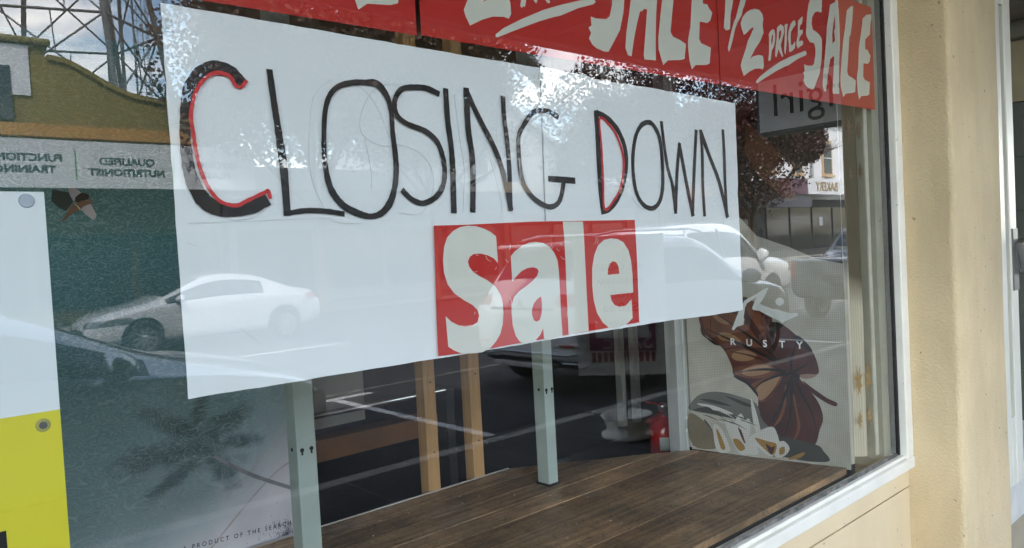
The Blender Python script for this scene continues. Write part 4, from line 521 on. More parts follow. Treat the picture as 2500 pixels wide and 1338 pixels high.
prn('surfboard_print',[sp_(*p) for p in((750,180),(930,190),(1080,310),(1250,520),(1380,680),(1500,920),(1490,1000),(1390,1070),(1200,930),(1060,780),(880,550),(780,390),(748,260))],soft('board_print',(.40,.34,.36)),.8985)
prn('surfer_print',[sp_(*p) for p in((500,1080),(620,920),(760,730),(900,620),(1050,550),(1250,540),(1360,590),(1330,480),(1400,520),(1420,620),(1300,650),(1150,700),(1040,790),(960,850),(860,860),(700,960),(560,1090),(520,1130))],soft('skin_print',(.17,.085,.05)),.8981)
prn('hair_print',[sp_(*p) for p in((900,580),(920,470),(1000,400),(1100,340),(1250,350),(1330,420),(1300,510),(1200,540),(1100,550),(1000,600))],soft('hair_print',(.012,.009,.009)),.8978)
prn('strap_print',[sp_(*p) for p in((890,620),(920,640),(1050,770),(1030,790))],M_off,.8979)
# ---------------------------------------------------------------- posts and fittings inside
M_upr=mat('pale_green_steel',(.36,.42,.39),.5,.06,10); M_slot=mat('slot_black',(.005,.005,.005),.9)
def upright(x,y,z0,z1,w,d,label,slz):
    t_=thing('shelf_upright',label,'post',(x,y,z0),'slotted steel uprights on the display platform')
    bx('tube',M_upr,t_,x-w/2,x+w/2,y-d/2,y+d/2,z0,z1,.002)
    bx('foot',M_black,t_,x-w/2-.004,x+w/2+.004,y-d/2-.004,y+d/2+.004,z0-.001,z0+.006)
    for zz in slz:
        for xx in(-.012,.012):
            b=B(); tube(b,[(x+xx,y-d/2-.0012,zz),(x+xx,y-d/2+.004,zz)],.0052,10); fin('keyhole',b,M_slot,t_)
            bx('keyhole_slit',M_slot,t_,x+xx-.0022,x+xx+.0022,y-d/2-.001,y-d/2+.003,zz-.012,zz)
        b=B(); tube(b,[(x-w/2-.001,y,zz),(x-w/2+.004,y,zz)],.0045,10); fin('keyhole',b,M_slot,t_)
upright(.812,.655,.861,2.62,.05,.05,'pale green slotted steel upright in front of the ocean poster',(1.15,1.55,1.95,2.3))
upright(1.625,.655,.861,2.62,.04,.05,'pale green slotted steel upright beside two timber studs',(1.16,1.55,1.95,2.3))
M_pine=mat('pine_stud',(.42,.24,.10),.6,.15,4,.1,40,stretch=(14,14,1.2))
for x,lab in((1.355,'raw pine timber stud beside the short steel rail'),(1.535,'raw pine timber stud next to the green steel upright')):
    t_=thing('timber_stud',lab,'post',(x,.905,.15),'pine studs behind the display platform')
    bx('stud',M_pine,t_,x-.022,x+.022,.884,.929,.15,2.9,.002)
    for zz in(.98,1.2,1.5):
        b=B(); tube(b,[(x+.004,.8835,zz),(x+.004,.886,zz)],.003,8); fin('nail_head',b,M_black,t_)
rk=thing('rail_unit','low counter with pale panel, brown rail and steel tube behind the platform','counter',(1.4,1.6,.15))
bx('panel',mat('pale_laminate',(.30,.29,.26),.5),rk,.9,1.55,1.62,1.66,.95,1.35)
bx('rail',mat('brown_timber_rail',(.20,.09,.035),.5,.2,5),rk,.9,1.92,1.56,1.66,.84,.92)
b=B(); tube(b,[(.9,1.5,1.03),(1.86,1.5,1.03)],.012,10); fin('tube',b,mat('chrome_tube',(.6,.6,.6),.2,.05,9,metal=.9),rk,smooth=True)
for x in(.92,1.88): bx('leg',M_dark,rk,x-.02,x+.02,1.49,1.66,.15,1.03)
pl=thing('black_plinth','black low plinth carrying two thin pale rods','plinth',(2.7,1.4,.15))
bx('carcass',M_dark,pl,2.15,2.88,1.15,1.7,.15,.73)
for i,(x,lab) in enumerate(((2.755,'rod'),(2.862,'rod'))): bx('rod',mat('pale_rod',(.33,.33,.30),.5),pl,x-.018,x+.018,1.29,1.32,.73,2.9)
# aluminium frame with conduit beside the floral panel
af=thing('aluminium_upright','grey aluminium upright with white conduit beside the floral panel','post',(2.2,.57,.15))
bx('section',mat('mill_aluminium',(.50,.50,.48),.4,.08,10,metal=.3),af,2.178,2.216,.553,.60,.15,2.9,.002)
bx('white_edge',mat('white_powdercoat',(.66,.66,.62),.4),af,2.217,2.228,.55,.59,.15,2.9)
b=B(); tube(b,[(2.238,.556,2.9),(2.238,.556,.95),(2.240,.553,.92),(2.242,.55,.88),(2.242,.55,.862)],.009,12); fin('conduit',b,mat('white_pvc',(.7,.7,.66),.4),af,smooth=True)
for z in(.97,.925): bx('saddle_clip',MATS['white_pvc'],af,2.21,2.25,.545,.565,z-.006,z+.006,.002)
fe=thing('fire_extinguisher','red fire extinguisher with white label behind the platform corner','extinguisher',(2.345,.75,.45))
ex,ey=2.345,.75
M_fr=mat('extinguisher_red',(.42,.012,.012),.25,.06,8,coat=.6)
b=B(); lathe(b,[(.052,.56),(.056,.57),(.056,.955),(.053,.98),(.04,1.002),(.02,1.012),(.015,1.02)],28,Matrix.Translation((ex,ey,0))); fin('cylinder',b,M_fr,fe,smooth=True)
b=B(); lathe(b,[(.016,1.015),(.016,1.045),(.02,1.05),(.02,1.062),(0,1.063)],16,Matrix.Translation((ex,ey,0))); fin('valve',b,MATS['satin_steel'],fe,smooth=True)
b=B(); box(b,-.095,.02,-.012,.012,0,.006,.002,Matrix.Translation((ex,ey,1.056))@Matrix.Rotation(R(15),4,'Y')); fin('lever',b,mat('lever_red',(.38,.012,.012),.35),fe)
b=B(); box(b,-.1,.01,-.012,.012,0,.006,.002,Matrix.Translation((ex,ey,1.03))@Matrix.Rotation(R(-14),4,'Y')); fin('carry_handle',b,MATS['lever_red'],fe)
b=B(); tube(b,[(ex+.015,ey,1.05),(ex+.06,ey-.02,1.04),(ex+.075,ey-.02,.95),(ex+.07,ey-.01,.72)],.008,8); fin('hose',b,M_black,fe,smooth=True)
for a0,a1,z0,z1 in((200,235,.895,.945),(225,290,.86,.888)):
    b=B(); n=8; rw=[[b.verts.new((ex+.0568*math.cos(R(a0+(a1-a0)*i/n)),ey+.0568*math.sin(R(a0+(a1-a0)*i/n)),z)) for z in(z0,z1)] for i in range(n+1)]
    for q,s in zip(rw,rw[1:]): b.faces.new((q[0],s[0],s[1],q[1]))
    fin('label_patch',b,M_off2,fe)
bx('bracket',M_black,fe,2.20,ex+.02,.60,.70,.8,.84)
for ch in list(fe.children): ch.location.z-=.088
bx('cradle',M_black,fe,2.18,ex+.06,.58,.81,.45,.473)
# ---------------------------------------------------------------- floral fabric panel and side drape
PA=Vector((2.217,.531)); PB=Vector((2.333,.018)); PD=(PB-PA).normalized(); PN=Vector((PD.y,-PD.x)) # PN faces into the display (towards -x)
def FPn(off): return lambda u,v,d:Vector((PA.x+PD.x*u+PN.x*(off-d),PA.y+PD.y*u+PN.y*(off-d),v))
def fabric(name,rgb,rgb2,weave=True):
    m=mat(name,rgb,.75,.1,11,rgb2=rgb2,detail=7); t,n,l=tree_of(m); b=n['Principled BSDF']
    tc=n.new('ShaderNodeNewGeometry'); wv=n.new('ShaderNodeTexWave'); wv.bands_direction='Z'; wv.inputs['Scale'].default_value=55; l(tc.outputs['Position'],wv.inputs[0])
    w2=n.new('ShaderNodeTexWave'); w2.bands_direction='Y'; w2.inputs['Scale'].default_value=55; l(tc.outputs['Position'],w2.inputs[0])
    mm=n.new('ShaderNodeMath'); mm.operation='MULTIPLY'; l(wv.outputs['Fac'],mm.inputs[0]); l(w2.outputs['Fac'],mm.inputs[1])
    mu=n.new('ShaderNodeMix'); mu.data_type='RGBA'; mu.blend_type='MULTIPLY'; mu.inputs['Factor'].default_value=.35
    l(n['Color Ramp'].outputs[0],mu.inputs['A']); l(mm.outputs[0],mu.inputs['B']); l(mu.outputs['Result'],b.inputs['Base Color'])
    return m
FC={'base':fabric('fabric_grey',(.64,.60,.52),(.50,.46,.38)),'maroon':fabric('print_maroon',(.055,.014,.012),(.11,.026,.018)),'rust':fabric('print_rust',(.26,.085,.038),(.14,.042,.022)),
'tan':fabric('print_tan',(.46,.27,.15),(.38,.2,.1)),'tanpale':fabric('print_pale_tan',(.26,.2,.12),(.18,.14,.09)),'pink':fabric('print_pink',(.4,.27,.2),(.3,.2,.15)),'black':fabric('print_reflection_black',(.012,.01,.01),(.02,.015,.012)),
'vein':fabric('print_vein',(.24,.09,.045),(.2,.06,.03)),'grey':fabric('print_grey',(.14,.14,.12),(.2,.2,.18)),'dark':fabric('print_charcoal',(.045,.045,.038),(.07,.07,.06)),
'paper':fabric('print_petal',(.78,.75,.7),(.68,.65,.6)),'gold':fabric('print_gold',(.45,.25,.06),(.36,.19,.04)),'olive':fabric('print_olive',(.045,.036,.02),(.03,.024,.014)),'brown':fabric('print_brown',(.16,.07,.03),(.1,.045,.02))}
fpn=thing('floral_fabric_panel','printed fabric panel with maroon leaf, flowers and brush logo in the window return','panel',(2.28,.27,.86))
b=B(); slab(b,[(0,.862),(.522,.852),(.522,2.9),(0,2.9)],[],FPn(0),.008); fin('cloth',b,FC['base'],fpn)
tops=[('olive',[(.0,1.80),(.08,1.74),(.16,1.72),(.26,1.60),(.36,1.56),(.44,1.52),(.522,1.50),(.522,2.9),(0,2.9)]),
('brown',[(.24,1.98),(.30,1.92),(.36,1.84),(.38,1.75),(.40,1.70),(.37,1.70),(.33,1.74),(.27,1.80),(.23,1.88)]),('rust',[(.05,2.3),(.16,2.2),(.26,2.02),(.22,1.95),(.12,2.05),(.06,2.18)]),
('brown',[(.40,2.5),(.47,2.35),(.5,2.1),(.46,2.05),(.40,2.2),(.36,2.4)]),('black',[(.25,1.63),(.30,1.70),(.40,1.71),(.5,1.66),(.51,1.6),(.42,1.64),(.32,1.65)])]  # black arch paints the dark reflection from under the bakery verandah
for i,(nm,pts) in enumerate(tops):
    b=B(); slab(b,pts,[],FPn(.0004+.00015*i),.0004); fin('print_reflection_shape',b,FC[nm],fpn)
for i,(nm,pts) in enumerate(D['ART']):
    if nm in('paper','gold'):
        mu_,mv_=sum(p[0] for p in pts)/len(pts),sum(p[1] for p in pts)/len(pts); k_=1.3 if nm=='paper' else 1.1; pts=[(mu_+(p[0]-mu_)*k_,max(.866,mv_+(p[1]-mv_)*k_)) for p in pts]
    pts=[(p.x,p.y) for p in catmull([(u,v,0) for u,v in pts],True,4)]
    b=B(); slab(b,pts,[],FPn(.0006+.00006*i),.0004); fin('print_reflection_shape',b,FC[nm],fpn)
rs=random.Random(31)
def uv(x,y): # hair lines of the grey leaf, in panel metres
    return (-.005+.00036*x,1.265-.000345*y)
VE=D['VE']
for i,q in enumerate(VE):
    b=B(); ribbon(b,[(*p,w_) for p,w_ in zip(q,(.0012,.003,.0045,.005))],False,FPn(.0038),.0003,.1,i); fin('printed_vein',b,FC['black' if i%3 else 'maroon'],fpn)
for i in range(16):
    x0=rs.uniform(130,520); y0=690+.25*x0*.5+rs.uniform(0,130); b=B(); ribbon(b,[(*uv(x0,y0),.0004),(*uv(x0+70,y0+14),.0016),(*uv(x0+rs.uniform(120,190),y0+rs.uniform(40,70)),.0003)],False,FPn(.0039),.0003); fin('printed_hair',b,FC[rs.choice(['dark','paper','dark'])],fpn)
M_logo=mat('logo_white',(.72,.72,.7),.6)
for pts in D['LOGO']:
    b=B(); slab(b,pts,[],FPn(.005),.0005); fin('logo',b,M_logo,fpn)
ru=D['RUSTY']; hgt=ru[5][1]-ru[0][1]
for ch,(u,v) in zip('RUSTY',ru[:5]):
    p=FPn(.0052)(u,v,0); fin('letter',text_mesh(ch,hgt/.72,frame(p,(PD.x,PD.y,0),(0,0,1)),.0002,sx=.95,bold=.0006),mat('letter_white',(.8,.8,.8),.6),fpn)
dr=thing('side_drape','folded floral fabric drape hanging between panel and window jamb','drape',(2.43,.04,.86))
b=B(); nx=40; nz=24; g=[]
for i in range(nx+1):
    u=i/nx; x=2.326+.175*u; col=[]
    for j in range(nz+1):
        z=.863+2.0*j/nz+ (.01*u if j==0 else 0); y=.042+.020*math.sin(u*2*math.pi*1.9+2.2+.35*math.sin(z*2))*(1-.15*math.sin(z*3)); col.append(b.verts.new((x+.006*math.sin(z*2.2),y,z)))
    g.append(col)
for i in range(nx):
    for j in range(nz): b.faces.new((g[i][j],g[i+1][j],g[i+1][j+1],g[i][j+1]))
dm=fabric('drape_print',(.30,.27,.21),(.22,.19,.13)); t_,n_,l_=tree_of(dm)
gg=n_.new('ShaderNodeNewGeometry'); sz=n_.new('ShaderNodeSeparateXYZ'); l_(gg.outputs['Position'],sz.inputs[0])
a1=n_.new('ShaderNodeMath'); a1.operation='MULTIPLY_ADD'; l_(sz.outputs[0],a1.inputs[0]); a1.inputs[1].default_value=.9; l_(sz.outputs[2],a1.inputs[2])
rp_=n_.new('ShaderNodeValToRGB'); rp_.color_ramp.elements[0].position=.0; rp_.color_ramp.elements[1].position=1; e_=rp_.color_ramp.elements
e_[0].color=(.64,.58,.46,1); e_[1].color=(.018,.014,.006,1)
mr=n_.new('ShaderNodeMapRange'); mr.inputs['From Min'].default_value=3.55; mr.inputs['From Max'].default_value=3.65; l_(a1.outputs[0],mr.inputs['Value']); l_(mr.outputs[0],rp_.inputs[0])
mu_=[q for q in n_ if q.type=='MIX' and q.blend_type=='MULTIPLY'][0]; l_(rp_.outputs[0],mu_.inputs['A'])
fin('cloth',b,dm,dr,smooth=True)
rs=random.Random(21)
for (x,z,s,nm) in((2.40,1.12,.06,'gold'),(2.47,1.12,.06,'gold'),(2.40,1.00,.035,'gold'),(2.47,1.0,.04,'gold'),(2.40,1.92,.045,'brown'),(2.47,1.92,.035,'brown'),(2.40,1.78,.03,'brown'),(2.47,1.79,.03,'brown')):
    pts=[]
    for k2 in range(16):
        a=2*math.pi*k2/16; r=s*(1 if k2%2 else .45)*rs.uniform(.7,1.1); pts.append((x+r*math.cos(a)*.55,z+r*math.sin(a)))
    b=B(); slab(b,pts,[],FY(.0165),.0008); fin('printed_flower',b,FC[nm],dr)
b=B(); rs=random.Random(2); pr_=[(2.505+.004*rs.random(),.86+.05*i) for i in range(38)]; slab(b,pr_+[(2.528+.002*rs.random(),p[1]) for p in pr_[::-1]],[],FY(.016),.004); fin('torn_hem',b,mat('pale_hem',(.5,.5,.44),.7,.15,20),dr)
# ---------------------------------------------------------------- footpath sign stand on a wheel rim
ss=thing('sign_stand','taped white sale board on a pole set in an old white steel wheel','sign stand',(4.45,-2.72,.12))
M_wr=mat('chalky_white_steel',(.86,.84,.78),.6,.1,9,.15,30); wc=Vector((4.45,-2.72))
b=B(); lathe(b,[(.18,.122),(.197,.13),(.197,.147),(.165,.155),(.155,.185),(.155,.21),(.168,.225),(.168,.235),(.185,.27),(.195,.285),(.195,.297),(.188,.297),(.165,.262),(.148,.225),(.148,.16),(.15,.13)],40,Matrix.Translation((wc.x,wc.y,0)),closed=True); fin('rim',b,M_wr,ss,smooth=True)
b=B(); lathe(b,[(.152,.2),(.12,.235),(.1,.262),(.07,.265),(.06,.25),(.03,.245),(0,.245)],32,Matrix.Translation((wc.x,wc.y,0))); fin('wheel_disc',b,M_wr,ss,smooth=True)
b=B(); tube(b,[(wc.x,wc.y,.22),(wc.x-.01,wc.y,1.62)],.017,12); fin('pole',b,MATS['white_pvc'],ss,smooth=True)
BX=Vector((.66,-.75,0)).normalized()*-1 # board width direction seen left to right by a reader on the shop side
BX=Vector((-.60,-.80,0)); BNv=BX.cross(Vector((0,0,1)))  # reading direction and face normal
bo=Vector((wc.x,wc.y,0))+BNv*.03
def FB(off): return lambda u,v,d:Vector((bo.x+BX.x*u+BNv.x*(off-d),bo.y+BX.y*u+BNv.y*(off-d),v))
b=B(); slab(b,[(-.33,.62),(.33,.64),(.34,1.64),(-.32,1.63)],[],FB(.0),.02); fin('board',b,mat('white_coreflute',(.74,.74,.74),.5,.06,5),ss)
b=B(); rs=random.Random(4)
for (u0,u1,v0,v1) in((-.34,-.27,.6,1.64),(.28,.345,.6,1.64),(-.34,.345,.6,.75),(-.34,.345,1.52,1.66)):
    n=14
    for k2 in range(n):
        if u1-u0>v1-v0: aa=u0+(u1-u0)*k2/n; q=[(aa,v0+rs.uniform(-.006,.006)),(aa+(u1-u0)/n,v0+rs.uniform(-.006,.006)),(aa+(u1-u0)/n,v1),(aa,v1)]
        else: aa=v0+(v1-v0)*k2/n; q=[(u0+rs.uniform(-.004,.004),aa),(u1,aa),(u1,aa+(v1-v0)/n),(u0+rs.uniform(-.004,.004),aa+(v1-v0)/n)]
        slab(b,q,[],FB(.002+.003*rs.random()),.002)
fin('tape_border',b,mat('crinkled_tape',(.8,.8,.78),.3,.15,30,.5,40),ss)
b=B(); slab(b,[(-.25,.78),(.25,.79),(.25,1.0),(-.25,1.0)],[],FB(.006),.001); fin('purple_card',b,mat('plum_card',(.22,.02,.09),.5),ss)
fin('lettering',text_mesh('SALE',.2,frame(FB(.0075)(-.23,.8,0),BX,(0,0,1)),.0006,sx=.9),mat('pale_letter',(.55,.53,.53),.5),ss)
b=B()
for k2 in range(11): slab(b,[(-.24+k2*.045,.70),(-.215+k2*.045,.70),(-.212+k2*.045,.775),(-.243+k2*.045,.775)],[],FB(.005),.001)
fin('red_print',b,mat('red_print_worn',(.3,.02,.03),.5),ss)
b=B(); slab(b,[(-.2,.88),(.2,.885),(.2,1.5),(-.2,1.5)],[],FB(.009),.001); fin('paper_notice',b,mat('notice_paper',(.8,.8,.8),.5),ss)
for i,(s_,sz) in enumerate((('ALL LADIES',.07),('+MENSWEAR',.06),('STOCK',.065),('$20 ea',.1),('CLEARANCE',.05))):
    fin('handwriting',text_mesh(s_,sz,frame(FB(.0105)(0,1.4-i*.105,0),BX,(0,0,1)),.0005,'CENTER'),M_ink,ss)
# ---------------------------------------------------------------- hanging sign under the verandah
hs=thing('hanging_sign','grey framed light box sign lettered girl hanging under the verandah','sign',(6.3,-1.75,2.5))
bx('box',mat('sign_case',(.06,.075,.09),.5),hs,6.26,6.40,-2.56,-.9,2.49,3.0,.004)
bx('face',mat('sign_face_white',(.74,.74,.76),.4),hs,6.252,6.26,-2.53,-.93,2.52,2.97)
fin('lettering',text_mesh('surfgirl',.40,frame((6.2505,-2.41,2.645),(0,-1,0),(0,0,1)),.001,'RIGHT',sx=.9,spacing=1.05),M_ink,hs)
for y in(-2.3,-1.2): bx('hanger',M_black,hs,6.32,6.34,y-.01,y+.01,2.99,3.34)
# ---------------------------------------------------------------- cars
M_tyre=mat('tyre_rubber',(.015,.015,.016),.85,.2,20); M_alloy=mat('alloy_silver',(.55,.56,.58),.3,.05,9,metal=.8); M_trim=mat('black_trim',(.02,.02,.021),.5,.2,12)
M_cg=mat('car_glass',(.012,.014,.016),.04,.05,3,spec=.8); M_lens=mat('clear_lens',(.10,.11,.12),.06,.5,25,spec=.9,coat=1); M_tail=mat('tail_red',(.30,.012,.015),.12,.15,25,coat=1); M_chr=mat('chrome',(.7,.7,.72),.12,.03,8,metal=1)
M_plate=mat('plate_white',(.62,.62,.6),.45)
def wheel_mesh(r,wd,spokes):
    b=B(); lathe(b,[(r*.66,-wd/2),(r*.9,-wd/2),(r*.985,-wd*.36),(r,-wd*.1),(r,wd*.1),(r*.985,wd*.36),(r*.9,wd/2),(r*.66,wd/2)],32,closed=True); ty=b
    b2=B(); lathe(b2,[(r*.68,-wd*.45),(r*.68,wd*.46),(r*.64,wd*.46),(r*.6,wd*.2),(r*.58,-wd*.45)],32,closed=True)
    for k2 in range(spokes):
        M=Matrix.Rotation(2*math.pi*k2/spokes,4,'Z'); 
        for sg in(-.09,.09): box(b2,.02,r*.64,-.012,.012,wd*.26,wd*.4,0,M@Matrix.Rotation(sg,4,'Z'))
    lathe(b2,[(0,wd*.2),(r*.2,wd*.2),(r*.2,wd*.40),(r*.12,wd*.44),(0,wd*.44)],16)
    b3=B(); lathe(b3,[(0,wd*.05),(r*.6,wd*.05),(r*.6,wd*.08),(0,wd*.08)],24)
    return ty,b2,b3
def build_car(name,label,paint,st,glass_rng,ws,rw,wheels,r,extra,plate=None,mirror=None,spokes=10,group=None,handles=(),seams=(),trimz=None,dark_roof=False):
    """st: list of (x,zb,zbelt,ztop,w,wt,kind) kind 0 hood/deck, 1 cabin; x forward"""
    root=thing(name,label,'car',(0,0,0),group)
    bm=B(); secs=[]
    for(x,zb,zl,zt,w_,wt,kd) in st:
        dz=zt-zl
        if kd: zg,zr,=zt-.085,zt-.028
        else: zg,zr=zl+dz*.55,zl+dz*.82
        h=[(0,zb),(.8*w_,zb),(.97*w_,zb+.07),(w_,zb+(zl-zb)*.5),(.992*w_,zl-.05),(.97*w_,zl),(wt,zg),(.9*wt,zr),(.55*wt,zt-.006),(0,zt)]
        ring=[bm.verts.new((x,y,z)) for y,z in h]+[bm.verts.new((x,-y,z)) for y,z in h[-2:0:-1]]
        secs.append(ring)
    n=len(secs[0])
    # row index helper: half rows 0..8 left, mirrored right
    def half(j): return j if j<9 else n-1-j
    for i,(q,s) in enumerate(zip(secs,secs[1:])):
        for j in range(n):
            f=bm.faces.new((q[j],q[(j+1)%n],s[(j+1)%n],s[j])); hj=half(j)
            if hj==5 and glass_rng[0]<=i<glass_rng[1]: f.material_index=1
            if hj in(7,8) and (i in ws or i in rw): f.material_index=1
    bm.faces.new(secs[0][::-1]); bm.faces.new(secs[-1])
    bmesh.ops.recalc_face_normals(bm,faces=bm.faces)
    me=bpy.data.meshes.new('body'); bm.to_mesh(me); bm.free()
    for m_ in(paint,M_cg): me.materials.append(m_)
    ob=bpy.data.objects.new('tmp',me); COL.objects.link(ob)
    sb=ob.modifiers.new('s','SUBSURF'); sb.levels=3; sb.render_levels=3
    cut=[]
    for wx,wy in wheels:
        cb=B(); box_=lathe(cb,[(r*1.14,-.2),(r*1.14,.2)],40,Matrix.Translation((wx,wy,r*1.02))@Matrix.Rotation(R(90),4,'X')); cm=bpy.data.meshes.new('c'); cb.to_mesh(cm); cb.free()
        co=bpy.data.objects.new('cut',cm); COL.objects.link(co); cut.append(co)
        bo_=ob.modifiers.new('b','BOOLEAN'); bo_.object=co; bo_.operation='DIFFERENCE'; bo_.solver='EXACT'
    dg=bpy.context.evaluated_depsgraph_get(); dg.update()
    m2=bpy.data.meshes.new_from_object(ob.evaluated_get(dg)); bpy.data.objects.remove(ob)
    for co in cut: bpy.data.objects.remove(co)
    vv=[v.co.copy() for v in m2.vertices]; bvh=BVHTree.FromPolygons(vv,[tuple(p.vertices) for p in m2.polygons])
    # split into parts
    names={0:('body',paint),1:('window',M_cg)}; groups={}
    for p in m2.polygons:
        c_=p.center; kx='body' if p.material_index==0 else 'window'; mt_=paint if kx=='body' else M_cg
        if kx=='body':
            for wx,wy in wheels:
                if math.hypot(c_.x-wx,c_.z-r*1.02)<r*1.125 and abs(c_.y-wy)<.21: kx,mt_='wheel_arch',M_trim
            if kx=='body':
                for nm,m_,fn in extra:
                    if fn(c_.x,abs(c_.y),c_.z,p.normal): kx,mt_=nm,m_; break
        sd=''
        if kx=='wheel_arch': sd=str(min(range(4),key=lambda i:(c_.x-wheels[i][0])**2+(c_.y-wheels[i][1])**2))
        if kx in('headlight','taillight'): sd='L' if c_.y>0 else 'R'
        groups.setdefault((kx,mt_,sd),[]).append(p)
    for(kx,mt_,sd),ps in groups.items():
        ids={}; vs_=[]; fs=[]
        for p in ps:
            q=[]
            for i in p.vertices:
                if i not in ids: ids[i]=len(vs_); vs_.append(vv[i])
                q.append(ids[i])
            fs.append(q)
        m3=bpy.data.meshes.new(kx); m3.from_pydata(vs_,[],fs); fin(kx,m3,mt_,root,smooth=True)
    ty,rm,hb=wheel_mesh(r,.21,spokes); tm=None
    for wx,wy in wheels:
        sg=1 if wy>0 else -1
        if tm is None:
            wh=fin('wheel',ty,M_tyre,root,smooth=True); ri=fin('rim',rm,M_alloy,wh); di=fin('brake_disc',hb,M_trim,wh); tm=wh
        else:
            wh=tm.copy(); COL.objects.link(wh); wh.parent=root
            for ch in tm.children: c2=ch.copy(); COL.objects.link(c2); c2.parent=wh
        wh.location=(wx,wy-sg*.0,r); wh.rotation_euler=(R(-90) if sg>0 else R(90),0,0)
    def side(x,z,sg=1):
        h=bvh.ray_cast(Vector((x,sg*3,z)),Vector((0,-sg,0))); return h[0]
    for sg in(1,-1):
        for xs in seams:
            b=B(); pts=[]
            for i in range(9):
                z=.34+(xs[1]-.34)*i/8; p=side(xs[0]+(.0 if i<5 else (i-4)*xs[2]),z,sg)
                if p is not None: pts.append(p+Vector((0,sg*.0015,0)))
            if len(pts)>2: tube(b,pts,.0035,5); fin('door_seam',b,M_trim,root)
        for hx,hz in handles:
            p=side(hx,hz,sg)
            if p is not None: bx('door_handle',paint,root,hx-.09,hx+.09,p.y-.012,p.y+.022,hz-.014,hz+.014,.008)
        if mirror:
            mx_,mz,ml,mh=mirror; p=side(mx_+.05,mz-.06,sg); y0=abs(p.y) if p else .85
            b=B(); bmesh.ops.create_icosphere(b,subdivisions=3,radius=1)
            for v in b.verts:
                q=v.co; fx=q.x; v.co=Vector((mx_+fx*ml*(.5 if fx<0 else 1),sg*(y0+.13+q.y*.125),mz+.03+q.z*mh*(1-.18*fx)))
            mo=fin('mirror',b,paint,root,smooth=True)
            b=B(); box(b,mx_-.02,mx_+.05,min(sg*(y0-.03),sg*(y0+.1)),max(sg*(y0-.03),sg*(y0+.1)),mz-.06,mz-.02,.01); fin('mirror_stalk',b,M_trim,mo)
    if plate:
        tx,px,pz,nx=plate
        if nx<0: M_=frame((px-.006,.16,pz-.035),(0,-1,0),(0,0,1)); pm=bx('number_plate',M_plate,root,px-.005,px+.03,-.187,.187,pz-.065,pz+.065,.004)
        fin('plate_text',text_mesh(tx,.098,M_,.0008,sx=.78),mat('plate_ink',(.02,.03,.06),.5),pm)
    return root,side
def paintm(nm,rgb,metal=0.,rough=.28): return mat(nm,rgb,rough,.03,4,metal=metal,coat=1.)
# generic profiles: x, floor, belt, top, half width, half top width, kind
def sedan_st(s=1.):
    return [(-2.28,.42,.62,.80,.66,.55,0),(-2.2,.30,.80,.97,.80,.68,0),(-1.9,.22,.90,1.06,.87,.72,0),(-1.62,.20,.93,1.09,.885,.66,0),(-.95,.2,.94,1.40,.89,.60,1),(-.35,.2,.94,1.455,.895,.62,1),(.2,.2,.93,1.44,.895,.62,1),(.98,.2,.915,1.02,.89,.70,0),(1.5,.22,.86,.93,.875,.72,0),(1.95,.22,.76,.84,.85,.68,0),(2.2,.26,.64,.71,.74,.58,0),(2.3,.38,.55,.6,.62,.48,0)]
GW=((-1.36,.80),(1.36,.80),(-1.36,-.80),(1.36,-.80))
cgrey=paintm('paint_graphite',(.42,.45,.48),.85,.3)
gy,_=build_car('parked_sedan','dark grey sedan parked at the kerb with its mirror towards the shop',cgrey,sedan_st(),(4,7),(6,),(3,),GW,.325,
  [('headlight',M_lens,lambda x,y,z,n:x>1.72 and .48<y and .60<z<.60+.13*(1-(2.25-x)*.2) and n.z<.75),('taillight',M_tail,lambda x,y,z,n:x<-2.0 and y>.42 and .72<z<.9),('grille',M_trim,lambda x,y,z,n:x>2.12 and y<.4 and .33<z<.55),('lower_trim',M_trim,lambda x,y,z,n:z<.25)],
  mirror=(.70,.985,.135,.105),handles=((-.05,.80),(-.98,.82)),seams=((1.02,.86,.0),(-.1,.9,0),(-.85,.9,-.02)),spokes=8)
gy.location=(.52,-4.95,0)
# white hatch-back sedan across the road
cwhite=paintm('paint_white',(.50,.51,.52),0,.25)
mz,_=build_car('white_sedan','white sedan on the far lane facing the gym building',cwhite,[(x,a,b_,c_,d,e,f) for x,a,b_,c_,d,e,f in sedan_st()],(4,7),(6,),(3,),GW,.33,
  [('headlight',M_lens,lambda x,y,z,n:x>1.55 and .42<y and .62-.06*(x-1.6)<z<.74-.06*(x-1.6) and n.z<.8),('taillight',M_tail,lambda x,y,z,n:x<-1.85 and y>.38 and .80<z<.93),('grille',M_trim,lambda x,y,z,n:x>2.1 and y<.5 and .3<z<.55),('lower_trim',M_trim,lambda x,y,z,n:z<.25)],
  mirror=(.72,.98,.10,.08),handles=((-.05,.80),(-.98,.83)),seams=((1.02,.86,0),(-.1,.9,0)),spokes=10)
mz.location=(5.5,-14.6,0); mz.rotation_euler=(0,0,math.pi)
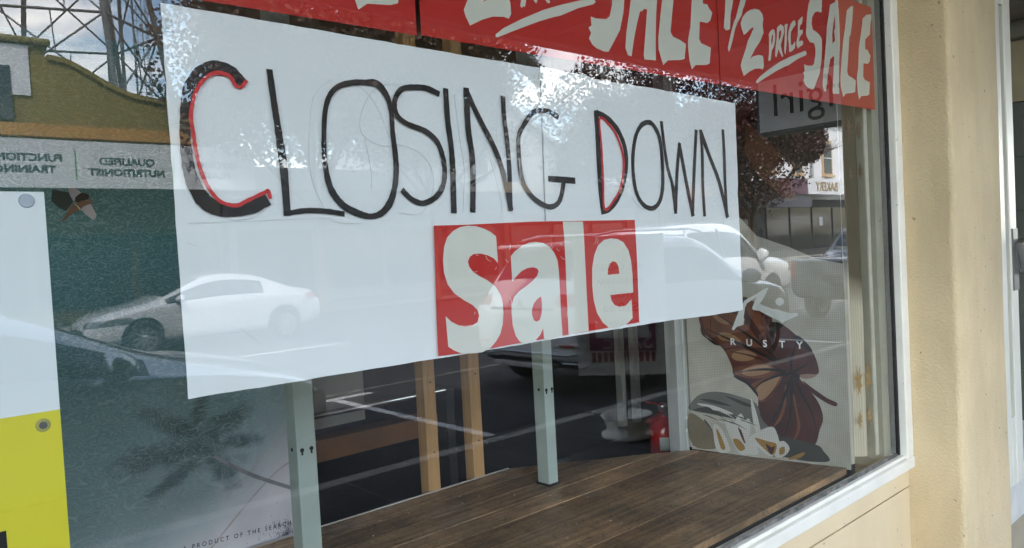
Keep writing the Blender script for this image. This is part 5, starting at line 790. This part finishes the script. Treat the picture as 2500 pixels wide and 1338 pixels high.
# white suv at the kerb, seen from behind
suv=[(-2.2,.62,.80,.95,.72,.62,0),(-2.14,.36,.96,1.10,.84,.72,0),(-2.02,.30,1.02,1.22,.885,.70,0),(-1.80,.26,1.04,1.62,.895,.60,1),(-1.0,.24,1.03,1.69,.90,.64,1),(-.2,.24,1.02,1.70,.905,.65,1),(.42,.24,1.01,1.67,.905,.64,1),(1.12,.24,1.0,1.10,.90,.74,0),(1.7,.26,.95,1.03,.89,.74,0),(2.05,.28,.84,.93,.85,.68,0),(2.26,.34,.70,.78,.72,.56,0),(2.33,.45,.6,.66,.6,.46,0)]
sv_,sside=build_car('parked_suv','white five door suv with chrome tail trim parked at the kerb',paintm('paint_pearl',(.66,.67,.68),0,.25),suv,(3,7),(6,),(2,),((-1.34,.80),(1.34,.80),(-1.34,-.80),(1.34,-.80)),.355,
  [('taillight',M_tail,lambda x,y,z,n:x<-1.86 and y>.52 and .98<z<1.10 and y-.52>-(x+2.3)*.2),('headlight',M_lens,lambda x,y,z,n:x>1.85 and y>.4 and .74<z<.87 and n.z<.8),('rear_bumper_trim',M_trim,lambda x,y,z,n:x<-1.6 and z<.41),('sill_trim',M_trim,lambda x,y,z,n:z<.40),('grille',M_trim,lambda x,y,z,n:x>2.15 and y<.5 and .4<z<.66)],
  plate=('1LJ1HS',-2.205,.80,-1),mirror=(.86,1.08,.11,.095),handles=((.0,.90),(-.98,.92)),seams=((1.12,.95,0),(.05,.98,0),(-.85,.98,-.02)),spokes=7)
bx('chrome_bar',M_chr,sv_,-2.19,-2.12,-.5,.5,.93,.965,.006)
bx('spoiler',MATS['paint_pearl'],sv_,-2.0,-1.6,-.55,.55,1.60,1.645,.015)
bx('bumper_chrome',M_chr,sv_,-2.235,-2.15,-.74,.74,.475,.495,.006)
bx('skid_plate',mat('silver_skid',(.4,.4,.41),.35,metal=.6),sv_,-2.215,-2.1,-.45,.45,.31,.37,.01)
for y in(-.66,.66): bx('reflector',M_tail,sv_,-2.2,-2.1,y-.09,y+.09,.56,.585)
for y in(-.7,.7): bx('fog_surround',M_chr,sv_,-2.205,-2.1,y-.1,y+.1,.385,.405,.004)
b=B(); 
for a in(90,210,330): slab(b,[(0,0),(.028*math.cos(R(a-30)),.028*math.sin(R(a-30))),(.05*math.cos(R(a)),.05*math.sin(R(a))),(.028*math.cos(R(a+30)),.028*math.sin(R(a+30)))],[],lambda u,v,d:Vector((-2.21+d,-u,1.0+v)),.03)
fin('tail_badge',b,M_chr,sv_)
for sg in(1,-1):
    b=B(); tube(b,[(-1.6,sg*.56,1.69),(-1.3,sg*.6,1.735),(.1,sg*.61,1.735),(.4,sg*.59,1.69)],.014,8); fin('roof_rail',b,M_alloy,sv_,smooth=True)
sv_.location=(7.72,-5.05,0)
# dark ute
ute=[(-2.5,.5,1.06,1.12,.78,.72,0),(-2.46,.42,1.14,1.17,.88,.84,0),(-1.6,.4,1.15,1.18,.90,.85,0),(-.98,.4,1.14,1.19,.91,.84,0),(-.84,.38,1.12,1.72,.91,.66,1),(-.2,.36,1.10,1.78,.91,.67,1),(.5,.36,1.09,1.76,.91,.66,1),(1.2,.36,1.08,1.17,.91,.76,0),(1.8,.38,1.05,1.13,.90,.76,0),(2.3,.4,.95,1.02,.86,.70,0),(2.5,.5,.8,.86,.7,.6,0)]
ut,_=build_car('parked_ute','dark blue grey ute with plain tailgate parked ahead of the white suv',paintm('paint_slate',(.05,.058,.07),.2,.35),ute,(4,7),(6,),(3,),((-1.5,.80),(1.5,.80),(-1.5,-.80),(1.5,-.80)),.37,
  [('taillight',M_tail,lambda x,y,z,n:x<-2.4 and y>.70 and .85<z<1.1),('headlight',M_lens,lambda x,y,z,n:x>2.1 and y>.45 and .82<z<.95 and n.z<.8),('rear_bumper',M_trim,lambda x,y,z,n:x<-2.2 and z<.62)],
  plate=('PCO-352',-2.525,.80,-1),mirror=(1.0,1.15,.11,.1),handles=((.1,.98),),seams=((1.2,1.0,0),(-.75,1.0,0)),spokes=6)
bx('tailgate_panel',MATS['paint_slate'],ut,-2.53,-2.48,-.68,.68,.70,1.12,.012)
bx('tailgate_handle',M_trim,ut,-2.54,-2.5,-.1,.1,1.0,1.05,.006)
ut.location=(15.2,-4.95,0)
# white 4wd wagon in the near lane
wg=[(-2.45,.5,1.0,1.2,.84,.76,0),(-2.4,.42,1.08,1.35,.92,.78,0),(-2.3,.4,1.12,1.82,.94,.74,1),(-1.2,.38,1.12,1.92,.945,.76,1),(-.2,.38,1.11,1.93,.945,.77,1),(.62,.38,1.10,1.88,.945,.75,1),(1.18,.38,1.10,1.22,.945,.82,0),(1.8,.4,1.08,1.18,.94,.82,0),(2.3,.42,1.0,1.1,.9,.78,0),(2.5,.52,.8,.9,.78,.66,0)]
wa,wside=build_car('white_wagon','white four wheel drive wagon driving along the near lane',paintm('paint_bright_white',(.78,.79,.8),0,.25),wg,(2,6),(5,),(1,),((-1.45,.84),(1.45,.84),(-1.45,-.84),(1.45,-.84)),.38,
  [('headlight',M_lens,lambda x,y,z,n:x>2.15 and y>.5 and .84<z<1.0 and n.z<.8),('taillight',M_tail,lambda x,y,z,n:x<-2.3 and y>.72 and .8<z<1.15),('flare_trim',M_trim,lambda x,y,z,n:z<.5)],
  mirror=(.92,1.2,.12,.12),handles=((.15,.98),(-.85,.98)),seams=((1.15,1.05,0),(.1,1.05,0),(-.95,1.05,0)),spokes=6)
bx('snorkel',M_trim,wa,1.05,1.15,.90,.97,1.1,1.75,.02)
for x,mm in((-.28,M_trim),(-1.3,MATS['paint_bright_white'])):
    for sg in(1,-1):
        pts=[wside(x,1.13+.08*i,sg) for i in range(9)]; b=B(); tube(b,[p for p in pts if p is not None],.035,6); fin('window_pillar',b,mm,wa,smooth=True)
wa.location=(12.9,-7.95,0)
# ---------------------------------------------------------------- buildings across the street
M_och=mat('ochre_render',(.22,.17,.045),.8,.12,1.2,.2,20); M_och2=mat('ochre_band',(.42,.22,.05),.7,.1,2)
M_fw=mat('fascia_white',(.66,.68,.70),.55,.05,1.5); M_sg=mat('shop_glass',(.02,.022,.025),.06,.05,2,spec=.7); M_gry=mat('grey_render',(.33,.33,.32),.8,.1,1)
M_txt=mat('sign_dark_green',(.02,.05,.045),.6); M_green=mat('sign_green',(.08,.25,.06),.6)
XN=(-1,0,0); UP=(0,0,1)
def verandah_front(root,x0,x1,zf0,zf1,fm,posts=True,y=-20.0):
    bx('verandah_fascia',fm,root,x0,x1,y-.12,y,zf0,zf1)
    bx('verandah_roof',MATS['verandah_iron'],root,x0,x1,-24,y-.12,zf1-.12,zf1-.02)
    if posts:
        k2=int((x1-x0)/3.6)+1
        for i in range(k2+1):
            x=x0+.2+(x1-x0-.4)*i/k2; b=B(); tube(b,[(x,y-.3,.1),(x,y-.3,zf0+.1)],.05,8); fin('post',b,MATS['post_paint'],root)
def shopfront(root,x0,x1,n,ztop=2.7):
    wd=(x1-x0)/n
    for i in range(n):
        a=x0+i*wd; o=bx('window',mat('shop_frame',(.06,.06,.06),.5),root,a+.1,a+wd-.1,-24.0,-23.95,.5,ztop)
        bx('pane',M_sg,o,a+.16,a+wd-.16,-23.96,-23.94,.56,ztop-.06)
gym=thing('gym_building','ochre rendered building with curved parapet and white gym fascia','building',(2.5,-24,0))
b=B(); slab(b,[(-4,.1),(9.6,.1),(9.6,6.72),(8.14,6.75),(7.21,6.86),(6.85,6.97),(6.43,7.15),(5.89,7.46),(5.38,7.70),(5.1,7.76),(4.86,7.77),(4.86,8.12),(.5,8.12),(.5,7.7),(-1,7.1),(-4,6.8)],[],lambda u,v,d:Vector((u,-24-d,v)),.35); fin('wall',b,M_och,gym)
b=B(); ribbon(b,[(9.6,6.76,.07),(8.14,6.79,.07),(7.21,6.90,.07),(6.85,7.01,.07),(6.43,7.19,.07),(5.89,7.50,.07),(5.38,7.74,.07),(4.9,7.81,.07)],False,lambda u,v,d:Vector((u,-23.9-d,v)),.5); fin('coping',b,M_och,gym)
bx('pier_cap',M_och,gym,.35,5.0,-24.5,-23.8,8.12,8.30,.06)
bx('band',M_och2,gym,-4,9.6,-24,-23.82,5.5,5.86,.02)
bx('sign_panel',M_fw,gym,1.2,4.44,-24,-23.93,6.66,8.06); bx('dark_window',M_sg,gym,1.5,3.97,-23.93,-23.9,5.95,7.45)
bx('body',M_gry,gym,-4,9.6,-36,-24.36,.1,6.4)
verandah_front(gym,-4,9.12,3.68,4.84,M_fw,False)
shopfront(gym,-4,9.6,5)
def ft(s_,x,z,sz=.25,sx=1.): fin('fascia_text',text_mesh(s_,sz,frame((x,-19.995,z),XN,UP),.003,sx=sx,bold=.008),M_txt,gym)
ft('QUALIFIED',6.42,4.28,.245,1.1); ft('NUTRITIONIST',6.66,4.0,.245,1.1); ft('FUNCTIONAL',4.3,4.32,.245,1.1); ft('TRAINING',4.14,4.04,.245,1.1); ft('REFORMER',8.6,4.26,.245,1.1); ft('PILATES',8.42,3.98,.245,1.1)
for x in(4.58,6.9,2.3): bx('fascia_divider',M_green,gym,x-.015,x+.015,-20,-19.994,3.87,4.6)
def low_shop(name,label,x0,x1,h,m,fm,n,z0=3.1,z1=3.7):
    r_=thing(name,label,'building',((x0+x1)/2,-24,0))
    bx('wall',m,r_,x0,x1,-34,-24,.1,h); bx('parapet',m,r_,x0,x1,-24.0,-23.8,h-.5,h+.25); verandah_front(r_,x0,x1,z0,z1,fm,False); shopfront(r_,x0+.2,x1-.2,n); return r_
low_shop('grey_shop','low grey rendered shop with dark verandah next to the gym',9.8,21.8,4.6,M_gry,mat('fascia_charcoal',(.1,.1,.11),.6),4)
low_shop('cream_shop','low cream shop with maroon verandah fascia beyond the grey shop',22.0,33.0,4.3,mat('cream_wall',(.5,.45,.36),.8,.08,1),mat('fascia_maroon',(.13,.04,.045),.6),4)
low_shop('brick_shop','brown brick shop with dark verandah beside the bakery',33.2,42.2,4.6,mat('brown_brick',(.2,.1,.07),.85,.2,6),MATS['fascia_charcoal'],3)
# gabled hall further back
gh=thing('gabled_hall','grey gabled hall with steep roof rising behind the shops','building',(36,-42,0))
b=B(); slab(b,[(26,.1),(45,.1),(45,7.3),(35.75,12.5),(26.5,7.3),(26,7.3)],[],lambda u,v,d:Vector((u,-40-d,v)),14); fin('wall',b,mat('hall_weatherboard',(.3,.3,.29),.8,.08,1),gh)
for sg,x1,z1 in((1,45.6,6.95),(-1,25.9,6.95)):
    b=B(); slab(b,[(35.75,12.75),(x1,z1+.25),(x1,z1),(35.75,12.45)],[],lambda u,v,d:Vector((u,-39.5-d,v)),15); fin('roof',b,mat('hall_roof',(.28,.28,.27),.6),gh)
for x in(33.5,36.5): o=bx('window',M_fw,gh,x,x+1.4,-40,-39.95,5.5,8.2); bx('pane',M_sg,o,x+.12,x+1.28,-39.96,-39.93,5.62,8.08)
hh=thing('hip_roof_house','low pale house with hipped roof beside the gabled hall','building',(49,-44,0))
bx('wall',MATS['cream_wall'],hh,44.5,56,-50,-40,.1,5.9)
b=B(); v=[b.verts.new(p) for p in((44,-39.5,5.9),(56.5,-39.5,5.9),(56.5,-50.5,5.9),(44,-50.5,5.9),(48,-45,7.6),(52.5,-45,7.6))]
for f in((0,1,5,4),(1,2,5),(2,3,4,5),(3,0,4),(3,2,1,0)): b.faces.new([v[i] for i in f])
fin('roof',b,MATS['roof_iron'],hh)
# bakery
bk=thing('bakery_building','two storey white building with tan window surrounds and BAKERY fascia','building',(51,-24,0))
M_bw=mat('bakery_white',(.68,.68,.68),.75,.05,1); M_tan=mat('tan_surround',(.46,.33,.2),.7)
bx('wall',M_bw,bk,42.3,62,-36,-24,3.9,9.6); bx('shop_wall',mat('bakery_base',(.05,.05,.05),.7),bk,42.3,62,-36,-24,.1,3.9); bx('cornice',M_tan,bk,43.6,62.2,-24.0,-23.7,9.2,9.5,.05)
for x0,x1,z0,z1 in((44.3,45.2,5.75,7.6),(47.8,48.75,5.72,7.75),(52.0,53.1,5.75,7.85),(55.6,56.6,5.75,7.85)):
    o=bx('window',M_tan,bk,x0-.18,x1+.18,-24,-23.9,z0-.2,z1+.18); bx('sill',M_tan,o,x0-.3,x1+.3,-23.9,-23.75,z0-.28,z0-.12,.02); bx('keystone',M_tan,o,(x0+x1)/2-.12,(x0+x1)/2+.12,-23.9,-23.85,z1+.12,z1+.42)
    bx('pane',M_sg,o,x0,x1,-23.9,-23.88,z0,z1); bx('sash',M_fw,o,x0,x1,-23.88,-23.86,(z0+z1)/2-.03,(z0+z1)/2+.03)
bx('downpipe',M_gry,bk,50.05,50.35,-24,-23.85,5.3,9.2)
bx('sign_board',M_bw,bk,45.6,52.5,-22.0,-21.9,4.05,5.05)
fin('sign_text',text_mesh('BAKERY',.8,frame((49.6,-21.89,4.28),XN,UP),.02,sx=1.05,bold=.012),mat('bakery_letter',(.30,.22,.12),.6),bk)
bx('verandah_fascia',mat('fascia_plum',(.14,.075,.10),.6),bk,42.3,45.55,-22.0,-21.9,4.05,5.0); bx('verandah_roof',MATS['verandah_iron'],bk,42.3,62,-24,-22.0,4.9,5.0)
shopfront(bk,43.9,62,6,3.4)
bx('notice',M_fw,bk,51.0,51.5,-23.95,-23.92,2.1,2.7)
# ---------------------------------------------------------------- lattice water tower
tw=thing('water_tower','steel lattice water tower with riser pipe and caged ladder behind the gym','tower',(10.2,-47,0))
M_st=mat('tower_steel',(.10,.115,.12),.6,.15,1); TC=Vector((10.2,-47,0)); nl=6
def leg(k2,z): 
    r_=3.4+(24-z)*.165; a=R(18)+2*math.pi*k2/nl; return TC+Vector((r_*math.cos(a),r_*math.sin(a),z))
for k2 in range(nl): b=B(); tube(b,[leg(k2,0),leg(k2,12),leg(k2,24)],.15,8); fin('leg',b,M_st,tw)
lv=[0,5.5,10.5,15,19.5,24]
for a,c_ in zip(lv,lv[1:]):
    b=B()
    for k2 in range(nl):
        k3=(k2+1)%nl; tube(b,[leg(k2,a),leg(k3,c_)],.055,6); tube(b,[leg(k3,a),leg(k2,c_)],.055,6); tube(b,[leg(k2,c_),leg(k3,c_)],.075,6)
        m1=(leg(k2,a)+leg(k3,c_))/2; tube(b,[m1,(leg(k2,c_)+leg(k3,c_))/2],.035,5)
    fin('bracing',b,M_st,tw)
b=B(); tube(b,[TC+Vector((1.9,2,0)),TC+Vector((1.9,2,24))],.17,12); fin('riser_pipe',b,M_st,tw)
b=B(); tube(b,[TC+Vector((2.55,2,0)),TC+Vector((2.55,2,24))],.1,8); fin('riser_pipe',b,M_st,tw)
b=B(); lx=TC+Vector((3.4,2.2,0))
for s in(-.22,.22): tube(b,[lx+Vector((s,0,0)),lx+Vector((s,0,24))],.025,5)
for i in range(60): tube(b,[lx+Vector((-.22,0,.4*i)),lx+Vector((.22,0,.4*i))],.014,4)
for i in range(10,24):
    z=1.0*i; tube(b,[lx+Vector((.4*math.cos(R(q)),.4+.4*math.sin(R(q)),z)) for q in range(-90,271,30)],.018,4)
for q in range(-30,211,40): tube(b,[lx+Vector((.4*math.cos(R(q)),.4+.4*math.sin(R(q)),10)),lx+Vector((.4*math.cos(R(q)),.4+.4*math.sin(R(q)),23))],.014,4)
fin('caged_ladder',b,M_st,tw)
b=B(); lathe(b,[(0,24),(3.6,24),(4.4,25.2),(4.6,27),(4.6,31),(4.4,31.3),(0,32.6)],32,Matrix.Translation(TC)); fin('tank',b,mat('tank_steel',(.3,.33,.33),.6,.15,.6),tw,smooth=False)
# ---------------------------------------------------------------- street trees
M_bark=mat('bark',(.10,.075,.055),.9,.3,8,.5,20)
def leafmat(nm,a,c_):
    m=mat(nm,a,.55,.3,1.3,rgb2=c_); return m
def make_tree(name,label,seed,h,cr,cz0,nleaf,lm,ls=.135,gap=-.08,zmin=0.):
    rr=random.Random(seed); t_=thing(name,label,'tree',(0,0,0),'autumn street trees along the far kerb')
    tb=B(); tips=[]
    tube(tb,[(0,0,0),(.03,.02,cz0*.6),(.0,.05,cz0)],[.17,.12,.1],9)
    def grow(p,d,ln,r_,lev):
        q=p+d*ln; mid=p+d*ln*.5+Vector((rr.uniform(-1,1),rr.uniform(-1,1),rr.uniform(-.3,.6)))*ln*.08
        tube(tb,[p,mid,q],[r_,r_*.8,r_*.6],6,False); tips.append((q,lev)); tips.append((mid,lev))
        if lev>=3: return
        for k2 in range(3 if lev<2 else 4):
            dd=(d+Vector((rr.uniform(-1,1),rr.uniform(-1,1),rr.uniform(-.25,.75)))*.85).normalized(); grow(p+d*ln*rr.uniform(.45,1.),dd,ln*rr.uniform(.55,.75),r_*.55,lev+1)
    for k2 in range(7):
        a=2*math.pi*k2/7+rr.uniform(-.3,.3); e=rr.uniform(.35,1.35); grow(Vector((0,.04,cz0*rr.uniform(.8,1.05))),Vector((math.cos(a)*math.cos(e),math.sin(a)*math.cos(e),math.sin(e))),(h-cz0)*rr.uniform(.36,.5),.075,0)
    fin('trunk',tb,M_bark,t_,smooth=True)
    verts=[];faces=[]; cl=[q for q,lv_ in tips if lv_>=1]
    cen=Vector((0,0,(h+cz0)/2))
    for i in range(nleaf):
        c_=rr.choice(cl)
        if i%5<2:
            a0,e0,r0=rr.uniform(0,6.283),rr.uniform(-1,1),rr.random()**.45; q0=math.sqrt(1-e0*e0); c_=Vector((cr*r0*q0*math.cos(a0),cr*r0*q0*math.sin(a0),cen.z+((h-cz0)/2+.2)*r0*e0))
        o_=Vector((rr.gauss(0,1),rr.gauss(0,1),rr.gauss(0,1)))*.36
        p=c_+o_
        e=Vector((p.x/cr,p.y/cr,(p.z-cen.z)/((h-cz0)/2+.3)))
        if e.length>1.0: p=Vector((p.x/e.length**.9,p.y/e.length**.9,cen.z+(p.z-cen.z)/e.length**.9))+Vector((rr.gauss(0,.14),rr.gauss(0,.14),rr.gauss(0,.14)))
        if noise.noise(p*.8+Vector((seed*3.1,0,0)))<-.28+gap: continue
        if p.z<zmin+rr.uniform(-.25,.35): continue
        s=ls*rr.uniform(.6,1.25); a=Vector((rr.gauss(0,1),rr.gauss(0,1),rr.gauss(0,.7))).normalized(); b_=a.cross(Vector((rr.gauss(0,1),rr.gauss(0,1),rr.gauss(0,1)))).normalized()
        k2=len(verts); verts+= [p-a*s*.5,p+b_*s*.42+a*s*.02,p+a*s*.6,p-b_*s*.42+a*s*.02]; faces.append((k2,k2+1,k2+2,k2+3))
    me=bpy.data.meshes.new('crown'); me.from_pydata(verts,[],faces); fin('crown',me,lm,t_)
    return t_
lm1=leafmat('leaf_brown',(.045,.022,.014),(.10,.05,.022)); lm2=leafmat('leaf_plum',(.028,.012,.012),(.075,.022,.016))
tA=make_tree('street_tree','broad brown leaved street tree in front of the gym fascia',3,10.6,4.1,3.5,85000,lm1,gap=.12,zmin=4.35); tA.location=(10.3,-18.6,.1)
tB=make_tree('street_tree','brown leaved street tree between the gym and the grey shop',8,10.4,3.4,3.4,66000,lm1,gap=.12,zmin=4.3); tB.location=(14.4,-18.8,.1)
tC=make_tree('street_tree','plum leaved street tree before the cream shop',15,9.0,4.0,3.2,56000,lm2,gap=.1); tC.location=(24.6,-18.7,.1)
tD=make_tree('street_tree','plum leaved street tree screening the bakery windows',22,9.6,3.1,3.0,52000,lm2,gap=-.06); tD.location=(32.7,-18.2,.1)
for o in(tA,tB,tC,tD): o.rotation_euler=(0,0,random.Random(int(o.location.x*10)).uniform(0,6))
